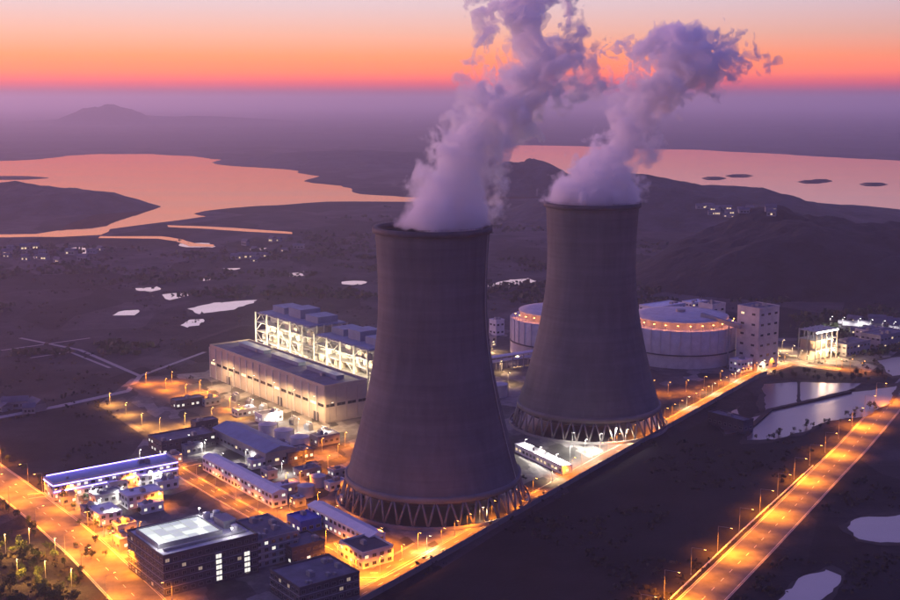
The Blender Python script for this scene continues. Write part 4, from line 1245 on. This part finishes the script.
# ------------------------------------------------------------------ trees
def tree_meshes(seed, H, leafmat, n=420):
    rng = random.Random(seed)
    tr = MB(); tr.taper((0, 0, -0.2), (0.1, 0, H * 0.55), H * 0.028, H * 0.014, 7)
    for i in range(5):
        a = i * 1.26 + rng.random(); z = H * rng.uniform(0.3, 0.5)
        tr.taper((0, 0, z), (math.cos(a) * H * 0.22, math.sin(a) * H * 0.22, z + H * 0.25), H * 0.012, H * 0.004, 5)
    cr = MB()
    lobes = [(Vector((rng.gauss(0, H * 0.15), rng.gauss(0, H * 0.15), H * rng.uniform(0.42, 0.88))), H * rng.uniform(0.13, 0.22)) for _ in range(9)]
    for _ in range(n):
        c, r = rng.choice(lobes)
        d = Vector((rng.gauss(0, 1), rng.gauss(0, 1), rng.gauss(0, 1))).normalized() * r * rng.uniform(0.5, 1.05)
        p = c + d
        s = H * rng.uniform(0.03, 0.055)
        q = Vector((rng.gauss(0, 1), rng.gauss(0, 1), rng.gauss(0, 1))).normalized()
        u = q.orthogonal().normalized(); v = q.cross(u)
        cr.poly([p + u * s, p + v * s * 0.7, p - u * s, p - v * s * 0.7])
    return tr.mesh('trunk', M['bark']), cr.mesh('crown', M[leafmat])
TREES = [tree_meshes(100 + i, 8 + i, 'leaf') for i in range(3)] + [tree_meshes(200 + i, 7 + i, 'leafdark') for i in range(3)]
rt = random.Random(5)
def tree(x, y, kind, label, group, s=1.0):
    p = P(x, y)
    t = thing('broadleaf_tree', label, 'tree', p, rt.uniform(0, 6.28), group)
    t.scale = (s,) * 3
    a, b = TREES[kind]
    link('trunk', a, t); link('crown', b, t)
def grove(spots, kinds, phrase, group, s0, s1):
    for i, (x, y) in enumerate(sorted(spots)):
        tree(x, y, rt.choice(kinds), f'{ordinal(i)} from the left of the {phrase}', group, rt.uniform(s0, s1))
spots = []
while len(spots) < 46:
    x, y = rt.uniform(-6, 78), rt.uniform(540, 610)
    if y > 530 + max(0, x) * 0.75: spots.append((x, y))
side = []
for a, b in zip(road_l_pts, road_l_pts[1:]):
    n_ = Vector((-(b - a).y, (b - a).x, 0)).normalized()
    for sd in (-1, 1):
        if rt.random() < 0.85: side.append(a.lerp(b, rt.random()) + n_ * sd * rt.uniform(13, 17))
side.sort(key=lambda p: p.x)
for i, p in enumerate(side[:44]):
    t = thing('roadside_tree', f'{ordinal(i)} from the left of the orange-lit trees lining the left-hand road', 'tree', p, rt.uniform(0, 6.28), 'trees lining the left-hand road')
    sc_ = rt.uniform(0.45, 0.8); t.scale = (sc_,) * 3
    a, b = TREES[rt.randrange(3)]
    link('trunk', a, t); link('crown', b, t)
grove(spots, (0, 1, 2), 'leafy garden trees below the left-hand road', 'trees in the lower-left garden', 0.5, 0.95)
grove([(760 + u * 4.8 + rt.uniform(-6, 6), 441 - u * 1.36 + rt.uniform(-2, 5)) for u in range(26)], (3, 4, 5), 'dark trees on the near bank of the settling ponds', 'trees on the pond bank', 0.35, 0.7)
grove([(rt.uniform(770, 890), rt.uniform(374, 382)) for _ in range(30)], (3, 4, 5), 'dark trees on the bank behind the settling ponds', 'trees behind the ponds', 0.4, 0.75)
grove([(rt.uniform(75, 150), rt.uniform(500, 560)) for _ in range(24)], (3, 4, 5), 'small dark trees among the low roofs', 'trees among the low roofs', 0.35, 0.6)
grove([(470 + u * 3.1 + rt.uniform(-8, 8), 520 - u * 2 + rt.uniform(-4, 2)) for u in range(20)], (3, 4, 5), 'small dark trees right of the nearer tower foot', 'trees by the nearer tower', 0.3, 0.5)
# hamlets on the far plain
hw = MB(); hw.box(-5, 5, -3.6, 3.6, 0, 4.6); hw = hw.mesh('wall', M['grey'])
hr = MB()
hr.v = [Vector(q) for q in ((-5.5, -4.2, 4.6), (5.5, -4.2, 4.6), (5.5, 4.2, 4.6), (-5.5, 4.2, 4.6), (-5.5, 0, 7.2), (5.5, 0, 7.2))]
hr.f = [[0, 1, 5, 4], [2, 3, 4, 5], [3, 0, 4], [1, 2, 5], [3, 2, 1, 0]]; hr.mi = [0] * 5
hr = hr.mesh('roof', M['roof'])
wlit, wdk = window_mesh(1.8, 1.6, 'lit_warm'), window_mesh(1.8, 1.6, 'glass')
rh = random.Random(31)
bpy.context.view_layer.update()
dg_ = bpy.context.evaluated_depsgraph_get()
for where, n, xa, xb, ya, yb in (('village on the flat behind the right-hand hill', 16, 700, 775, 207, 217), ('hamlet near the left lake', 14, 4, 112, 246, 264), ('hamlet below the lake streams', 12, 225, 335, 240, 264),
                                 ('farmstead by the pale left track', 5, 2, 40, 404, 414), ('settlement under the dark hill', 14, 838, 900, 322, 334)):
    for i, (x, y) in enumerate(sorted((rh.uniform(xa, xb), rh.uniform(ya, yb)) for _ in range(n))):
        hit, spot, _, _, ob, _ = scene.ray_cast(dg_, cam.location, (P(x, y) - cam.location).normalized())
        if not hit or ob.name.split('.')[0] not in ('hill', 'ground'): spot = P(x, y)
        t = thing('house', f'{ordinal(i)} house from the left in the {where}', 'house', spot - Vector((0, 0, 0.8 if spot.z > 1 else 0)), rh.uniform(-0.9, 0.3), 'houses of the ' + where)
        t.scale = (rh.uniform(0.8, 1.7), rh.uniform(0.8, 1.3), rh.uniform(0.8, 1.4))
        link('wall', hw, t); link('roof', hr, t)
        for u in (-2.6, 0.4, 3.2): link('window', wlit if rh.random() < 0.4 else wdk, t, (u, -3.6, 1.4), math.pi)
# scrub over the open land, too small and many to count
sb = MB()
rs = random.Random(9)
def scrub_at(p, s):
    for _ in range(5):
        c = p + Vector((rs.gauss(0, s), rs.gauss(0, s), abs(rs.gauss(0, s * 0.5))))
        q = Vector((rs.gauss(0, 1), rs.gauss(0, 1), rs.gauss(0, 1))).normalized()
        u = q.orthogonal().normalized() * s * 0.8; v = q.cross(u)
        sb.poly([c + u, c + v, c - u, c - v])
for i in range(9000):
    x, y = rs.uniform(-20, 920), 240 + 370 * rs.random() ** 1.3
    p = P(x, y)
    if noise.noise(Vector((p.x / 60, p.y / 60, 2.0))) < 0.02: continue
    inplant = (90 < x < 760 and 335 < y and (y < 378 + (752 - x) * 0.56) and not (x < 200 and y < 380) and not (x < 120 and y < 470))
    inpond = (718 < x < 900 and 380 < y < 442) or (x > 840 and 510 < y < 545) or (780 < x < 845 and y > 565)
    rd = abs((y - 600) - (x - 704) * -1.04) < 34 and x > 600
    lr = abs(y - (481 + x * 0.86)) < 26 and x < 160
    if inplant or inpond or rd or lr: continue
    scrub_at(p, rs.uniform(0.5, 1.6))
wd = MB()
sb, keep = wd, sb
for i in range(9000):
    x, y = rs.uniform(-20, 920), 205 + 150 * rs.random() ** 0.8
    p = P(x, y)
    if noise.fractal(Vector((p.x / 260, p.y / 160, 7.0)), 0.9, 2.0, 4) < 0.12: continue
    if p.y < 2000 and 200 < x < 800 and y > 318: continue
    if y < 240 and (x < 300 or x > 640): continue
    scrub_at(p, rs.uniform(1.8, 4.2))
tag(part('woodland', wd, M['leafdark'], None), 'dark copses and hedges dotted over the far plain', 'woodland', kind='stuff')
sb = keep
tag(part('scrub', sb, M['scrub'], None), 'low dark scrub scattered over the open fields', 'scrub', kind='stuff')

# ------------------------------------------------------------------ haze
hz = MB(); hz.box(-60000, 60000, -58000, 60000, -4, 306)
hm = bpy.data.materials.new('dusk_haze'); hm.use_nodes = True
nt = hm.node_tree
for n in list(nt.nodes): nt.nodes.remove(n)
ho = nt.nodes.new('ShaderNodeOutputMaterial')
hv = nt.nodes.new('ShaderNodeVolumePrincipled')
hv.inputs['Density Attribute'].default_value = ''
hv.inputs['Density'].default_value = 1.15e-4
hv.inputs['Color'].default_value = (0.93, 0.91, 1.0, 1)
hv.inputs['Anisotropy'].default_value = 0.42
nt.links.new(hv.outputs[0], ho.inputs['Volume'])
tag(part('haze', hz, hm, None), 'thin violet dusk haze over the whole plain', 'haze', kind='stuff')
